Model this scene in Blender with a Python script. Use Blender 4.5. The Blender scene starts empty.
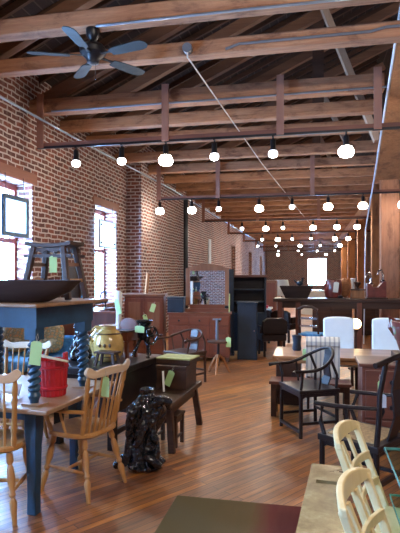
import bpy, math, random
from mathutils import Vector, Matrix, noise
random.seed(7)
PI = math.pi
SC = bpy.context.scene
COL = SC.collection
R = math.radians
V = Vector

# ------------------------------------------------------------------ mesh helper
class MB:
    def __init__(self): self.v = []; self.f = []
    def add(self, vs, fs):
        b = len(self.v); self.v += [tuple(p) for p in vs]; self.f += [tuple(i + b for i in q) for q in fs]; return self
    def box(self, x0, x1, y0, y1, z0, z1, m=None):
        vs = [V((x, y, z)) for z in (z0, z1) for y in (y0, y1) for x in (x0, x1)]
        if m: vs = [m @ p for p in vs]
        return self.add(vs, [(0, 2, 3, 1), (4, 5, 7, 6), (0, 1, 5, 4), (2, 6, 7, 3), (0, 4, 6, 2), (1, 3, 7, 5)])
    def cbox(self, c, s, m=None):
        return self.box(c[0]-s[0]/2, c[0]+s[0]/2, c[1]-s[1]/2, c[1]+s[1]/2, c[2]-s[2]/2, c[2]+s[2]/2, m)
    def loft(self, rings, cap=True, closed=False):
        n = len(rings[0]); vs = [p for r in rings for p in r]; fs = []
        m = len(rings)
        for i in range(m if closed else m-1):
            j = (i+1) % m
            for k in range(n):
                l = (k+1) % n
                fs.append((i*n+k, i*n+l, j*n+l, j*n+k))
        if cap and not closed:
            fs.append(tuple(reversed(range(n)))); fs.append(tuple((m-1)*n+k for k in range(n)))
        return self.add(vs, fs)
    def lathe(self, prof, c=(0, 0, 0), seg=20, sx=1.0, sy=1.0, cap=True):
        return self.loft([[V((c[0]+r*sx*math.cos(2*PI*k/seg), c[1]+r*sy*math.sin(2*PI*k/seg), c[2]+z)) for k in range(seg)] for r, z in prof], cap)
    def frame(self, d, up=V((0, 0, 1))):
        d = d.normalized()
        if abs(d.dot(up)) > .98: up = V((0, 1, 0))
        s = d.cross(up).normalized(); return s, s.cross(d).normalized()
    def rod(self, p0, p1, prof, seg=8):
        p0, p1 = V(p0), V(p1); s, u = self.frame(p1-p0)
        if not isinstance(prof, (list, tuple)): prof = [(0, prof), (1, prof)]
        return self.loft([[p0.lerp(p1, t)+(s*math.cos(2*PI*k/seg)+u*math.sin(2*PI*k/seg))*r for k in range(seg)] for t, r in prof])
    def bar(self, p0, p1, w, h, up=(0, 0, 1), w1=None, h1=None):
        p0, p1 = V(p0), V(p1); s, u = self.frame(p1-p0, V(up)); w1 = w1 or w; h1 = h1 or h
        q = lambda p, a, b: [p-s*a/2-u*b/2, p+s*a/2-u*b/2, p+s*a/2+u*b/2, p-s*a/2+u*b/2]
        return self.loft([q(p0, w, h), q(p1, w1, h1)])
    def tube(self, pts, r, seg=8, flat=1.0, up=(0, 0, 1), closed=False):
        pts = [V(p) for p in pts]; n = len(pts); rings = []
        for i, p in enumerate(pts):
            a = pts[i-1] if (i > 0 or closed) else p
            b = pts[(i+1) % n] if (i < n-1 or closed) else p
            s, u = self.frame(b-a, V(up)); rr = r[i] if isinstance(r, (list, tuple)) else r
            rings.append([p+s*math.cos(2*PI*k/seg)*rr+u*math.sin(2*PI*k/seg)*rr*flat for k in range(seg)])
        return self.loft(rings, True, closed)
    def ribbon(self, pts, w, t, up=(0, 0, 1)):
        """rectangular section swept along pts: t thick sideways, w along up"""
        pts = [V(p) for p in pts]; rings = []
        for i, p in enumerate(pts):
            a = pts[max(0, i-1)]; b = pts[min(len(pts)-1, i+1)]
            s, u = self.frame(b-a, V(up)); ww = w[i] if isinstance(w, (list, tuple)) else w
            rings.append([p-s*t/2-u*ww/2, p+s*t/2-u*ww/2, p+s*t/2+u*ww/2, p-s*t/2+u*ww/2])
        return self.loft(rings)
    def prism(self, outline, d0, d1, axis='y'):
        f = {'y': lambda a, b, d: V((a, d, b)), 'x': lambda a, b, d: V((d, a, b)), 'z': lambda a, b, d: V((a, b, d))}[axis]
        return self.loft([[f(a, b, d0) for a, b in outline], [f(a, b, d1) for a, b in outline]])
    def blob(self, c, r, seg=16, rows=10, amp=0.0, fr=3.0, sd=0):
        rings = []
        for i in range(rows+1):
            t = PI*(i+.001)/(rows+.002); ring = []
            for k in range(seg):
                d = V((math.sin(t)*math.cos(2*PI*k/seg), math.sin(t)*math.sin(2*PI*k/seg), -math.cos(t)))
                q = 1+amp*noise.noise(d*fr+V((sd, sd*1.7, sd*.3)))
                ring.append(V((c[0]+d.x*r[0]*q, c[1]+d.y*r[1]*q, c[2]+d.z*r[2]*q)))
            rings.append(ring)
        return self.loft(rings)
    def rough(self, amp, fr, sd=0):
        out = []
        for p in self.v:
            q = V(p); out.append(tuple(q+noise.noise_vector(q*fr+V((sd, sd, sd)))*amp))
        self.v = out; return self
    def build(self, name, mat, parent=None, smooth=False, bevel=0, sub=0):
        me = bpy.data.meshes.new(name); me.from_pydata(self.v, [], self.f); me.update()
        import bmesh
        bm = bmesh.new(); bm.from_mesh(me); bmesh.ops.recalc_face_normals(bm, faces=bm.faces); bm.to_mesh(me); bm.free()
        me.materials.append(mat)
        o = bpy.data.objects.new(name, me); COL.objects.link(o)
        if parent: o.parent = parent
        if smooth:
            for p in me.polygons: p.use_smooth = True
            try: me.set_sharp_from_angle(angle=R(42))
            except Exception: pass
        if bevel:
            b = o.modifiers.new('bevel', 'BEVEL'); b.width = bevel; b.segments = 2; b.limit_method = 'ANGLE'; b.angle_limit = R(40)
        if sub:
            s = o.modifiers.new('sub', 'SUBSURF'); s.levels = sub; s.render_levels = sub
        return o

def tag(o, label, cat, group=None):
    o['label'] = label; o['category'] = cat
    if group: o['group'] = group
    return o
def struct(o): o['kind'] = 'structure'; return o
def thing(name, label, cat, loc=(0, 0, 0), rz=0.0, group=None):
    o = bpy.data.objects.new(name, None); COL.objects.link(o)
    o.location = loc; o.rotation_euler = (0, 0, R(rz)); o.empty_display_size = .1
    return tag(o, label, cat, group)
def dup(root, loc, rz, label, group=None):
    r = root.copy(); COL.objects.link(r); r.location = loc; r.rotation_euler = (0, 0, R(rz)); r['label'] = label
    if group: r['group'] = group
    for ch in list(root.children):
        c = ch.copy(); COL.objects.link(c); c.parent = r
        for g in list(ch.children):
            d = g.copy(); COL.objects.link(d); d.parent = c
    return r

# ------------------------------------------------------------------ materials
def newmat(name):
    m = bpy.data.materials.new(name); m.use_nodes = True; nt = m.node_tree
    return m, nt, nt.nodes['Principled BSDF']
def N(nt, t, **kw):
    n = nt.nodes.new(t)
    for k, v in kw.items(): setattr(n, k, v)
    return n
def rgba(c): return (c[0], c[1], c[2], 1)
def ramp(nt, fac, stops):
    r = N(nt, 'ShaderNodeValToRGB'); e = r.color_ramp.elements
    e[0].position, e[0].color = stops[0][0], rgba(stops[0][1]); e[1].position, e[1].color = stops[-1][0], rgba(stops[-1][1])
    for p, c in stops[1:-1]:
        q = e.new(p); q.color = rgba(c)
    nt.links.new(fac, r.inputs[0]); return r
def objmap(nt, scale=(1, 1, 1), rot=(0, 0, 0)):
    t = N(nt, 'ShaderNodeTexCoord'); m = N(nt, 'ShaderNodeMapping')
    m.inputs['Scale'].default_value = scale; m.inputs['Rotation'].default_value = rot
    nt.links.new(t.outputs['Object'], m.inputs[0]); return m.outputs[0]
def nz(nt, vec, scale=5, detail=5, rough=.6, dist=0):
    n = N(nt, 'ShaderNodeTexNoise'); n.inputs['Scale'].default_value = scale; n.inputs['Detail'].default_value = detail
    n.inputs['Roughness'].default_value = rough; n.inputs['Distortion'].default_value = dist
    nt.links.new(vec, n.inputs['Vector']); return n.outputs['Fac']
def bump(nt, b, h, s=.3, d=.01):
    n = N(nt, 'ShaderNodeBump'); n.inputs['Strength'].default_value = s; n.inputs['Distance'].default_value = d
    nt.links.new(h, n.inputs['Height']); nt.links.new(n.outputs[0], b.inputs['Normal'])

def wood(name, c1, c2, rough=.45, axis=0, scale=9, coat=0.0, stretch=.07):
    m, nt, b = newmat(name); sc = [1, 1, 1]; sc[axis] = stretch
    f = nz(nt, objmap(nt, tuple(sc)), scale, 6, .65, .6)
    r = ramp(nt, f, [(.32, c1), (.68, c2)]); nt.links.new(r.outputs[0], b.inputs['Base Color'])
    b.inputs['Roughness'].default_value = rough; b.inputs['Coat Weight'].default_value = coat; b.inputs['Coat Roughness'].default_value = .2; b.inputs['Specular IOR Level'].default_value = .5 if c2[0] > .1 else .25
    bump(nt, b, f, .15, .004); return m
def rough_wood(name, c1, c2, dark, axis):
    m, nt, b = newmat(name); sc = [1, 1, 1]; sc[axis] = .06; s2 = [2.2, 2.2, 2.2]; s2[axis] = .9
    oi = N(nt, 'ShaderNodeObjectInfo'); t = N(nt, 'ShaderNodeTexCoord'); ad = N(nt, 'ShaderNodeVectorMath', operation='ADD')
    nt.links.new(t.outputs['Object'], ad.inputs[0]); nt.links.new(oi.outputs['Location'], ad.inputs[1])
    m1 = N(nt, 'ShaderNodeMapping'); m1.inputs['Scale'].default_value = sc; nt.links.new(ad.outputs[0], m1.inputs[0])
    m2 = N(nt, 'ShaderNodeMapping'); m2.inputs['Scale'].default_value = s2; nt.links.new(ad.outputs[0], m2.inputs[0])
    f = nz(nt, m1.outputs[0], 22, 7, .7, .8); g = nz(nt, m2.outputs[0], 2.4, 6, .72, .4)
    r = ramp(nt, f, [(.3, c1), (.7, c2)]); r2 = ramp(nt, g, [(.33, dark), (.48, (1, 1, 1)), (.7, (1.2, 1.12, 1.05))])
    mx = N(nt, 'ShaderNodeMix', data_type='RGBA', blend_type='MULTIPLY'); mx.inputs[0].default_value = 1
    nt.links.new(r.outputs[0], mx.inputs[6]); nt.links.new(r2.outputs[0], mx.inputs[7]); nt.links.new(mx.outputs[2], b.inputs['Base Color'])
    b.inputs['Roughness'].default_value = .75; bump(nt, b, f, .3, .006); return m
def plain(name, c, rough=.5, metal=0, var=.25, scale=6, spec=.5, coat=0):
    m, nt, b = newmat(name); f = nz(nt, objmap(nt), scale, 5)
    r = ramp(nt, f, [(.3, [x*(1-var) for x in c]), (.7, [min(1, x*(1+var)) for x in c])])
    nt.links.new(r.outputs[0], b.inputs['Base Color'])
    b.inputs['Roughness'].default_value = rough; b.inputs['Metallic'].default_value = metal
    b.inputs['Specular IOR Level'].default_value = spec; b.inputs['Coat Weight'].default_value = coat
    return m
def emit(name, c, s):
    m, nt, b = newmat(name); b.inputs['Base Color'].default_value = rgba(c)
    b.inputs['Emission Color'].default_value = rgba(c); b.inputs['Emission Strength'].default_value = s; return m

def brick_mat():
    m, nt, b = newmat('old_brick')
    t = N(nt, 'ShaderNodeTexCoord'); sp = N(nt, 'ShaderNodeSeparateXYZ'); nt.links.new(t.outputs['Object'], sp.inputs[0])
    ad = N(nt, 'ShaderNodeMath', operation='ADD'); nt.links.new(sp.outputs[0], ad.inputs[0]); nt.links.new(sp.outputs[1], ad.inputs[1])
    cb = N(nt, 'ShaderNodeCombineXYZ'); nt.links.new(ad.outputs[0], cb.inputs[0]); nt.links.new(sp.outputs[2], cb.inputs[1])
    # wobble of the courses
    nn = N(nt, 'ShaderNodeTexNoise'); nn.inputs['Scale'].default_value = 3.5; nt.links.new(t.outputs['Object'], nn.inputs['Vector'])
    sc = N(nt, 'ShaderNodeVectorMath', operation='SCALE'); sc.inputs['Scale'].default_value = .06; nt.links.new(nn.outputs['Color'], sc.inputs[0])
    av = N(nt, 'ShaderNodeVectorMath', operation='ADD'); nt.links.new(cb.outputs[0], av.inputs[0]); nt.links.new(sc.outputs[0], av.inputs[1])
    br = N(nt, 'ShaderNodeTexBrick'); nt.links.new(av.outputs[0], br.inputs['Vector'])
    br.inputs['Scale'].default_value = 1; br.inputs['Brick Width'].default_value = .215; br.inputs['Row Height'].default_value = .080
    br.inputs['Mortar Size'].default_value = .0135; br.inputs['Mortar Smooth'].default_value = .25; br.inputs['Bias'].default_value = -.1
    br.inputs['Color1'].default_value = (.23, .065, .038, 1); br.inputs['Color2'].default_value = (.085, .034, .03, 1)
    br.inputs['Mortar'].default_value = (.56, .49, .45, 1)
    f = nz(nt, objmap(nt), 1.1, 6, .7)
    r = ramp(nt, f, [(.3, (.75, .7, .72)), (.55, (1, 1, 1)), (.75, (1.25, 1.12, 1.0))])
    mx = N(nt, 'ShaderNodeMix', data_type='RGBA', blend_type='MULTIPLY'); mx.inputs[0].default_value = 1
    nt.links.new(br.outputs['Color'], mx.inputs[6]); nt.links.new(r.outputs[0], mx.inputs[7])
    f2 = nz(nt, objmap(nt), 14, 5, .7); r2 = ramp(nt, f2, [(.52, (0, 0, 0)), (.76, (.5, .5, .5))])
    m2 = N(nt, 'ShaderNodeMix', data_type='RGBA'); nt.links.new(r2.outputs[0], m2.inputs[0])
    nt.links.new(mx.outputs[2], m2.inputs[6]); m2.inputs[7].default_value = (.42, .35, .32, 1)
    nt.links.new(m2.outputs[2], b.inputs['Base Color']); b.inputs['Roughness'].default_value = .9
    bump(nt, b, br.outputs['Fac'], -.6, .012); return m

def plank_mat(name, ang, w, l, c1, c2, seam, rough, grain=.5, gap=.004, coat=0.0):
    m, nt, b = newmat(name); vec = objmap(nt, (1, 1, 1), (0, 0, ang))
    br = N(nt, 'ShaderNodeTexBrick'); nt.links.new(vec, br.inputs['Vector'])
    br.inputs['Scale'].default_value = 1; br.inputs['Bias'].default_value = -.1; br.inputs['Brick Width'].default_value = l; br.inputs['Row Height'].default_value = w
    br.inputs['Mortar Size'].default_value = gap; br.offset = .37; br.inputs['Mortar Smooth'].default_value = .3
    br.inputs['Color1'].default_value = rgba(c1); br.inputs['Color2'].default_value = rgba(c2); br.inputs['Mortar'].default_value = rgba(seam)
    mp = N(nt, 'ShaderNodeMapping'); mp.inputs['Scale'].default_value = (.09, 1, 1); nt.links.new(vec, mp.inputs[0])
    f = nz(nt, mp.outputs[0], 26, 6, .7, .4)
    r = ramp(nt, f, [(.25, (1-grain,)*3), (.75, (1+grain,)*3)])
    mx = N(nt, 'ShaderNodeMix', data_type='RGBA', blend_type='MULTIPLY'); mx.inputs[0].default_value = 1
    nt.links.new(br.outputs['Color'], mx.inputs[6]); nt.links.new(r.outputs[0], mx.inputs[7])
    nt.links.new(mx.outputs[2], b.inputs['Base Color'])
    g = nz(nt, objmap(nt), 2.3, 5, .65); rr = N(nt, 'ShaderNodeMapRange')
    rr.inputs['To Min'].default_value = rough-.1; rr.inputs['To Max'].default_value = rough+.15
    nt.links.new(g, rr.inputs[0]); nt.links.new(rr.outputs[0], b.inputs['Roughness'])
    b.inputs['Coat Weight'].default_value = coat; b.inputs['Coat Roughness'].default_value = .25
    bump(nt, b, f, .12, .004); return m

def glass_mat(name, tint=(1, 1, 1), gl=.08):
    m, nt, b = newmat(name); nt.nodes.remove(b); out = nt.nodes['Material Output']
    tr = N(nt, 'ShaderNodeBsdfTransparent'); tr.inputs[0].default_value = rgba(tint)
    g = N(nt, 'ShaderNodeBsdfGlossy'); g.inputs['Roughness'].default_value = .03
    fr = N(nt, 'ShaderNodeFresnel'); fr.inputs[0].default_value = 1.45
    ge = N(nt, 'ShaderNodeNewGeometry'); iv = N(nt, 'ShaderNodeMath', operation='SUBTRACT'); iv.inputs[0].default_value = 1
    nt.links.new(ge.outputs['Backfacing'], iv.inputs[1]); mu = N(nt, 'ShaderNodeMath', operation='MULTIPLY')
    nt.links.new(iv.outputs[0], mu.inputs[0]); nt.links.new(fr.outputs[0], mu.inputs[1])
    mx = N(nt, 'ShaderNodeMixShader'); nt.links.new(mu.outputs[0], mx.inputs[0])
    nt.links.new(tr.outputs[0], mx.inputs[1]); nt.links.new(g.outputs[0], mx.inputs[2]); nt.links.new(mx.outputs[0], out.inputs[0]); return m

M = {}
M['brick'] = brick_mat()
M['floor'] = plank_mat('worn_floor_boards', -math.atan2(.825, .565), .062, 1.7, (.43, .15, .030), (.17, .062, .028), (.045, .018, .010), .32, .65, .003, .25)
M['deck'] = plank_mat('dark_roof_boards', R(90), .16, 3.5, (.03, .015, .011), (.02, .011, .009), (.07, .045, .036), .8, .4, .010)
M['beam'] = rough_wood('old_fir_beam', (.25, .10, .045), (.45, .22, .11), (.42, .36, .36), 0)
M['beam_pale'] = wood('grey_worn_board', (.30, .19, .12), (.44, .30, .20), .7, 2, 7)
M['post'] = rough_wood('orange_fir_post', (.25, .09, .025), (.40, .17, .06), (.55, .5, .5), 2)
M['post_red'] = rough_wood('reddish_post', (.22, .085, .042), (.34, .155, .085), (.55, .5, .5), 2)
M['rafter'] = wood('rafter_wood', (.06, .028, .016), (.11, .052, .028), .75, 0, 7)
M['redboard'] = wood('red_brown_board', (.13, .04, .022), (.22, .075, .04), .6, 0, 7)
M['hangboard'] = wood('pinkish_board', (.26, .11, .075), (.36, .17, .11), .6, 2, 7)
M['principal'] = wood('dark_fir_rafter', (.13, .055, .026), (.23, .105, .05), .7, 0, 7)
M['lintel'] = wood('lintel_wood', (.22, .08, .05), (.33, .14, .09), .7, 1, 7)
M['sash'] = plain('red_brown_sash', (.22, .045, .03), .5)
M['pine'] = wood('honey_pine', (.40, .17, .045), (.56, .29, .10), .38, 2, 10, .3)
M['pine_pale'] = wood('pale_maple', (.58, .40, .25), (.70, .52, .36), .4, 0, 8, .2)
M['cream_wood'] = wood('pale_cream_wood', (.56, .42, .19), (.72, .58, .32), .42, 2, 7, .2)
M['tabletop'] = wood('waxed_oak_top', (.20, .10, .048), (.36, .20, .105), .32, 0, 8, .2)
M['desk'] = wood('warm_desk_top', (.30, .13, .055), (.44, .22, .10), .3, 0, 8, .3)
M['blue'] = plain('dark_teal_paint', (.012, .05, .10), .38, 0, .35, 8)
M['navy'] = plain('dark_navy_paint', (.007, .018, .034), .4, 0, .3, 5)
M['black_wood'] = wood('ebonised_wood', (.010, .007, .008), (.026, .016, .014), .3, 0, 9, .15)
M['dark_wood'] = wood('dark_brown_wood', (.03, .015, .011), (.075, .034, .02), .42, 0, 9, .05)
M['mahog'] = wood('mahogany', (.10, .026, .014), (.19, .055, .026), .32, 0, 9, .35)
M['mahog_v'] = wood('mahogany_upright', (.10, .026, .014), (.18, .05, .025), .32, 2, 9, .35)
M['brown_v'] = wood('brown_upright', (.13, .05, .025), (.24, .10, .05), .4, 2, 9, .2)
M['chest'] = wood('red_brown_chest', (.09, .026, .016), (.16, .05, .028), .38, 0, 9, .2)
M['bowlwood'] = wood('dark_bowl_wood', (.03, .02, .02), (.06, .04, .036), .5, 0, 9)
M['iron'] = plain('black_iron', (.012, .012, .015), .35, .3, .3)
M['root'] = plain('black_lacquered_root', (.006, .007, .011), .22, 0, .4, 12, .6, .4)
m = M['root']; nt = m.node_tree; v = N(nt, 'ShaderNodeTexVoronoi'); v.inputs['Scale'].default_value = 26; nt.links.new(objmap(nt), v.inputs['Vector']); bump(nt, nt.nodes['Principled BSDF'], v.outputs['Distance'], .9, .02)
M['chrome'] = plain('polished_metal', (.62, .64, .68), .16, 1, .1)
M['conduit'] = plain('galvanised_conduit', (.25, .29, .34), .35, .7, .1)
M['cable'] = plain('pale_cable', (.55, .48, .40), .5)
M['fanblade'] = wood('grey_fan_blade', (.012, .022, .027), (.035, .05, .055), .45, 0, 9)
M['red'] = plain('red_bucket_paint', (.45, .012, .018), .4, 0, .25, 7)
M['green_tag'] = plain('pale_green_card', (.42, .62, .27), .7, 0, .06, 3)
M['white_tag'] = plain('cream_card', (.75, .74, .60), .7, 0, .06, 3)
M['string'] = plain('tag_string', (.6, .58, .5), .8)
M['amber'] = plain('amber_glaze', (.58, .36, .11), .2, 0, .4, 4, .6, .4)
M['amber_dark'] = plain('brown_glaze_mark', (.10, .05, .02), .3)
M['white_fab'] = plain('white_linen', (.78, .85, .87), .85, 0, .05, 4)
M['white_paint'] = plain('white_paint', (.75, .74, .70), .5, 0, .06)
M['bluefab'] = plain('blue_fabric', (.06, .22, .42), .8, 0, .45, 16)
M['paper'] = plain('pale_paper', (.62, .66, .72), .7, 0, .15)
M['goldbox'] = plain('yellow_green_box', (.36, .38, .13), .45, 0, .2)
M['cane'] = plain('woven_cane', (.42, .27, .12), .6, 0, .35, 40)
M['terracotta'] = plain('dark_red_glaze', (.16, .03, .02), .3, 0, .35, 6, .5, .3)
M['rug'] = None
M['bulb'] = emit('lit_bulb', (1, .93, .80), 28)
M['bulb_dim'] = emit('lit_bulb_side', (.95, .95, 1.0), 5)
M['glow'] = emit('lit_globe', (1, .72, .35), 9)
M['glass'] = glass_mat('window_glass')
M['tableglass'] = glass_mat('table_glass', (.80, .93, .90))
M['glassedge'] = plain('green_glass_edge', (.10, .34, .32), .15, 0, .1, 4, .6)
m, nt, b = newmat('mirror_glass'); b.inputs['Metallic'].default_value = 1; b.inputs['Roughness'].default_value = .02; b.inputs['Base Color'].default_value = (.85, .88, .9, 1); M['mirror'] = m
# translucent hanging panes
m, nt, b = newmat('frosted_pane'); nt.nodes.remove(b)
d = N(nt, 'ShaderNodeBsdfTranslucent'); d.inputs[0].default_value = (.92, .95, .97, 1)
d2 = N(nt, 'ShaderNodeBsdfDiffuse'); d2.inputs[0].default_value = (.85, .9, .92, 1)
mx = N(nt, 'ShaderNodeMixShader'); mx.inputs[0].default_value = .25; nt.links.new(d.outputs[0], mx.inputs[1]); nt.links.new(d2.outputs[0], mx.inputs[2])
nt.links.new(mx.outputs[0], nt.nodes['Material Output'].inputs[0]); M['frost'] = m
# striped upholstery
m, nt, b = newmat('striped_upholstery'); w = N(nt, 'ShaderNodeTexWave'); w.inputs['Scale'].default_value = 6; w.inputs['Distortion'].default_value = .4
nt.links.new(objmap(nt), w.inputs[0]); r = ramp(nt, w.outputs[1], [(.3, (.74, .71, .62)), (.65, (.66, .64, .57)), (.9, (.40, .40, .38))])
nt.links.new(r.outputs[0], b.inputs['Base Color']); b.inputs['Roughness'].default_value = .85; M['stripe'] = m
# floral pillow
m, nt, b = newmat('floral_fabric'); v = N(nt, 'ShaderNodeTexVoronoi'); v.inputs['Scale'].default_value = 22; nt.links.new(objmap(nt), v.inputs['Vector'])
r = ramp(nt, v.outputs['Distance'], [(.1, (.55, .16, .05)), (.35, (.42, .26, .10)), (.55, (.16, .16, .09)), (.8, (.5, .38, .22))])
nt.links.new(r.outputs[0], b.inputs['Base Color']); b.inputs['Roughness'].default_value = .9; M['floral'] = m
# rug
m, nt, b = newmat('olive_and_red_rug'); f = nz(nt, objmap(nt, (3.2, .5, 1)), 1.3, 4); f2 = nz(nt, objmap(nt), 160, 3)
t = N(nt, 'ShaderNodeTexCoord'); sp = N(nt, 'ShaderNodeSeparateXYZ'); nt.links.new(t.outputs['Object'], sp.inputs[0])
mr = N(nt, 'ShaderNodeMath', operation='MULTIPLY_ADD'); mr.inputs[1].default_value = .9; mr.inputs[2].default_value = .62; nt.links.new(sp.outputs[0], mr.inputs[0])
ma = N(nt, 'ShaderNodeMath', operation='MULTIPLY_ADD'); ma.inputs[1].default_value = .5; nt.links.new(f, ma.inputs[0]); nt.links.new(mr.outputs[0], ma.inputs[2])
r = ramp(nt, ma.outputs[0], [(.3, (.10, .07, .022)), (.5, (.13, .08, .026)), (.66, (.14, .03, .018)), (.8, (.11, .010, .010))])
nt.links.new(r.outputs[0], b.inputs['Base Color']); b.inputs['Roughness'].default_value = .95; bump(nt, b, f2, .5, .004); M['rug'] = m
# painted flowers on the planter
m, nt, b = newmat('painted_flower_glaze'); v = N(nt, 'ShaderNodeTexVoronoi'); v.inputs['Scale'].default_value = 9; nt.links.new(objmap(nt), v.inputs['Vector'])
r = ramp(nt, v.outputs['Distance'], [(.12, (.55, .25, .35)), (.28, (.08, .22, .08)), (.42, (.13, .03, .02)), (.8, (.12, .03, .02))])
nt.links.new(r.outputs[0], b.inputs['Base Color']); b.inputs['Roughness'].default_value = .3; M['flowers'] = m
# worn gilded bench
m, nt, b = newmat('worn_gilt'); f = nz(nt, objmap(nt), 5, 6, .7); r = ramp(nt, f, [(.35, (.17, .12, .055)), (.55, (.36, .28, .14)), (.75, (.60, .53, .34))])
nt.links.new(r.outputs[0], b.inputs['Base Color']); b.inputs['Roughness'].default_value = .27; b.inputs['Metallic'].default_value = .45; bump(nt, b, f, .2, .004); M['gilt'] = m

# ------------------------------------------------------------------ the room
WX = -4.3; SX = -3.95; Y0 = -6.0; Y1 = 46.0; XR = 7.8
struct(MB().box(-4.8, XR, Y0, Y1, -.1, 0).build('floor', M['floor']))
# brick wall with window openings
wins = [(-4.35, -3.2), (-.8, .35), (2.75, 3.9), (6.28, 7.42), (9.85, 11.0)]
ZB, ZT, WH = 1.0, 3.02, 4.78
w = MB(); y = Y0
for a, c in wins:
    w.box(WX-.42, WX, y, a, 0, WH); w.box(WX-.42, WX, a, c, 0, ZB); w.box(WX-.42, WX, a, c, ZT, WH); y = c
w.box(WX-.42, WX, y, 11.7, 0, WH)
y = 11.7; shut = [(25.6, 27.0), (32.8, 34.6), (40.0, 42.0)]
for a, c in shut:
    w.box(WX-.42, SX, y, a, 0, WH); w.box(WX-.42, SX, a, c, 0, 1.0); w.box(WX-.42, SX, a, c, 3.1, WH); w.box(WX-.42, SX-.25, a, c, 1.0, 3.1); y = c
w.box(WX-.42, SX, y, Y1, 0, WH)
struct(w.build('wall_left', M['brick']))
BW0, BW1, BZ0, BZ1 = -.42, 1.2, .7, 3.1
w = MB().box(-4.8, BW0, Y1, Y1+.4, 0, 7.6).box(BW1, XR+.4, Y1, Y1+.4, 0, 7.6).box(BW0, BW1, Y1, Y1+.4, 0, BZ0).box(BW0, BW1, Y1, Y1+.4, BZ1, 7.6)
struct(w.build('wall_back', M['brick']))
struct(MB().box(-4.8, XR+.4, Y0-.3, Y0, 0, 7.6).build('wall_front', M['brick']))
struct(MB().box(XR, XR+.3, Y0, Y1, 0, WH).build('wall_right', M['brick']))
RX, SL = 1.75, .46
RZ = WH + SL*(RX-WX)
rf = MB()
rf.add([(-4.85, Y0-.3, WH-.55*SL), (RX, Y0-.3, RZ), (RX, Y1+.5, RZ), (-4.85, Y1+.5, WH-.55*SL), (-4.85, Y0-.3, WH-.55*SL+.06), (RX, Y0-.3, RZ+.06), (RX, Y1+.5, RZ+.06), (-4.85, Y1+.5, WH-.55*SL+.06)],
       [(0, 1, 2, 3), (4, 7, 6, 5), (0, 4, 5, 1), (3, 2, 6, 7), (0, 3, 7, 4)])
xe = XR+.4; ze = RZ-SL*(xe-RX)
rf.add([(RX, Y0-.3, RZ), (xe, Y0-.3, ze), (xe, Y1+.5, ze), (RX, Y1+.5, RZ), (RX, Y0-.3, RZ+.06), (xe, Y0-.3, ze+.06), (xe, Y1+.5, ze+.06), (RX, Y1+.5, RZ+.06)],
       [(0, 1, 2, 3), (4, 7, 6, 5), (0, 4, 5, 1), (3, 2, 6, 7), (1, 5, 6, 2)])
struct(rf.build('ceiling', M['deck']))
# common rafters under the boards (shared mesh)
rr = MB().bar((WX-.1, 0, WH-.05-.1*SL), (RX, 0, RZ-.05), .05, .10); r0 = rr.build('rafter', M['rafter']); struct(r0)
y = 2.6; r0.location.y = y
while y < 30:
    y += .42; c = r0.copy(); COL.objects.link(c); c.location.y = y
# tie beams and principal rafters
ties = [(4.05, 4.22, .16), (5.16, 4.21, .17), (5.86, 4.1, .17), (7.42, 4.1, .22), (8.42, 4.1, .19), (9.5, 4.1, .2), (11.0, 4.1, .2), (12.35, 4.1, .2)]
y = 13.7
while y < 44.5: ties.append((y, 4.1, .2)); y += 1.3
for i, (y, z, h) in enumerate(ties):
    x0 = WX-.05 if y < 11.7 else SX-.05
    t = MB().box(x0, .95 if 5.5 < y < 9 else RX+.1, y-.09, y+.09, z, z+h); t.rough(.012, 1.7, i)
    struct(t.build('tie_beam', M['beam'], bevel=.012))
    if y < 26 and i > 0:
        z0 = z+h*.5
        struct(MB().bar((x0, y+.02, z0), (RX, y+.02, z0+SL*(RX-x0)), .12, .17).build('principal_rafter', M['principal']))
for y in (8.62, 12.5, 16.5):
    struct(MB().bar((.05, y, 6.25), (1.0, y, 3.72 if y < 9 else 4.15), .10, .17, (0, 1, 0)).build('truss_strut', M['beam_pale']))
for y in (9.7, 13.9):
    struct(MB().box(.0, .2, y-.06, y+.06, 4.15, 6.4).build('king_post', M['rafter']))
# columns and the long timber over them
for i, (x, y, s) in enumerate([(1.76, 12.86, .20), (2.02, 17.3, .19), (2.0, 22.5, .18), (2.0, 28.5, .18), (2.0, 35, .18)]):
    o = MB().box(x-s, x+s, y-s, y+s, 0, 4.1 if y < 13 else 4.9).build('wooden_column', M['post_red'] if i == 0 else M['post'], bevel=.015); struct(o)
struct(MB().box(1.74, 2.0, 17.6, Y1, 3.85, 4.12).build('girder_beam', M['beam']))
b0, b1 = V((1.10, 9.9, 3.46)), V((.90, 5.5, 4.62)); off = V((.24, 0, 0))
struct(MB().bar(b0+off, b1+off, .44, .30).build('brace_beam', M['post']))
MBc = MB().tube([V((1.16, 12.56, .01)), V((1.20, 12.56, 2.66)), b0+V((-.01, -.02, -.14)), b1+V((-.01, -.02, -.14))], .014, 6)
tag(MBc.build('cable_conduit', M['paper'], smooth=True), 'pale conduit running up the edge of the big slanting brace timber', 'conduit')
struct(MB().box(1.45, 3.2, 12.62, 13.1, 4.101, 4.6).build('cap_beam', M['redboard']))
w = MB().box(2.25, 6.5, 16.0, 16.1, 2.45, 3.9); struct(w.build('partition_wall', M['redboard']))

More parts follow.
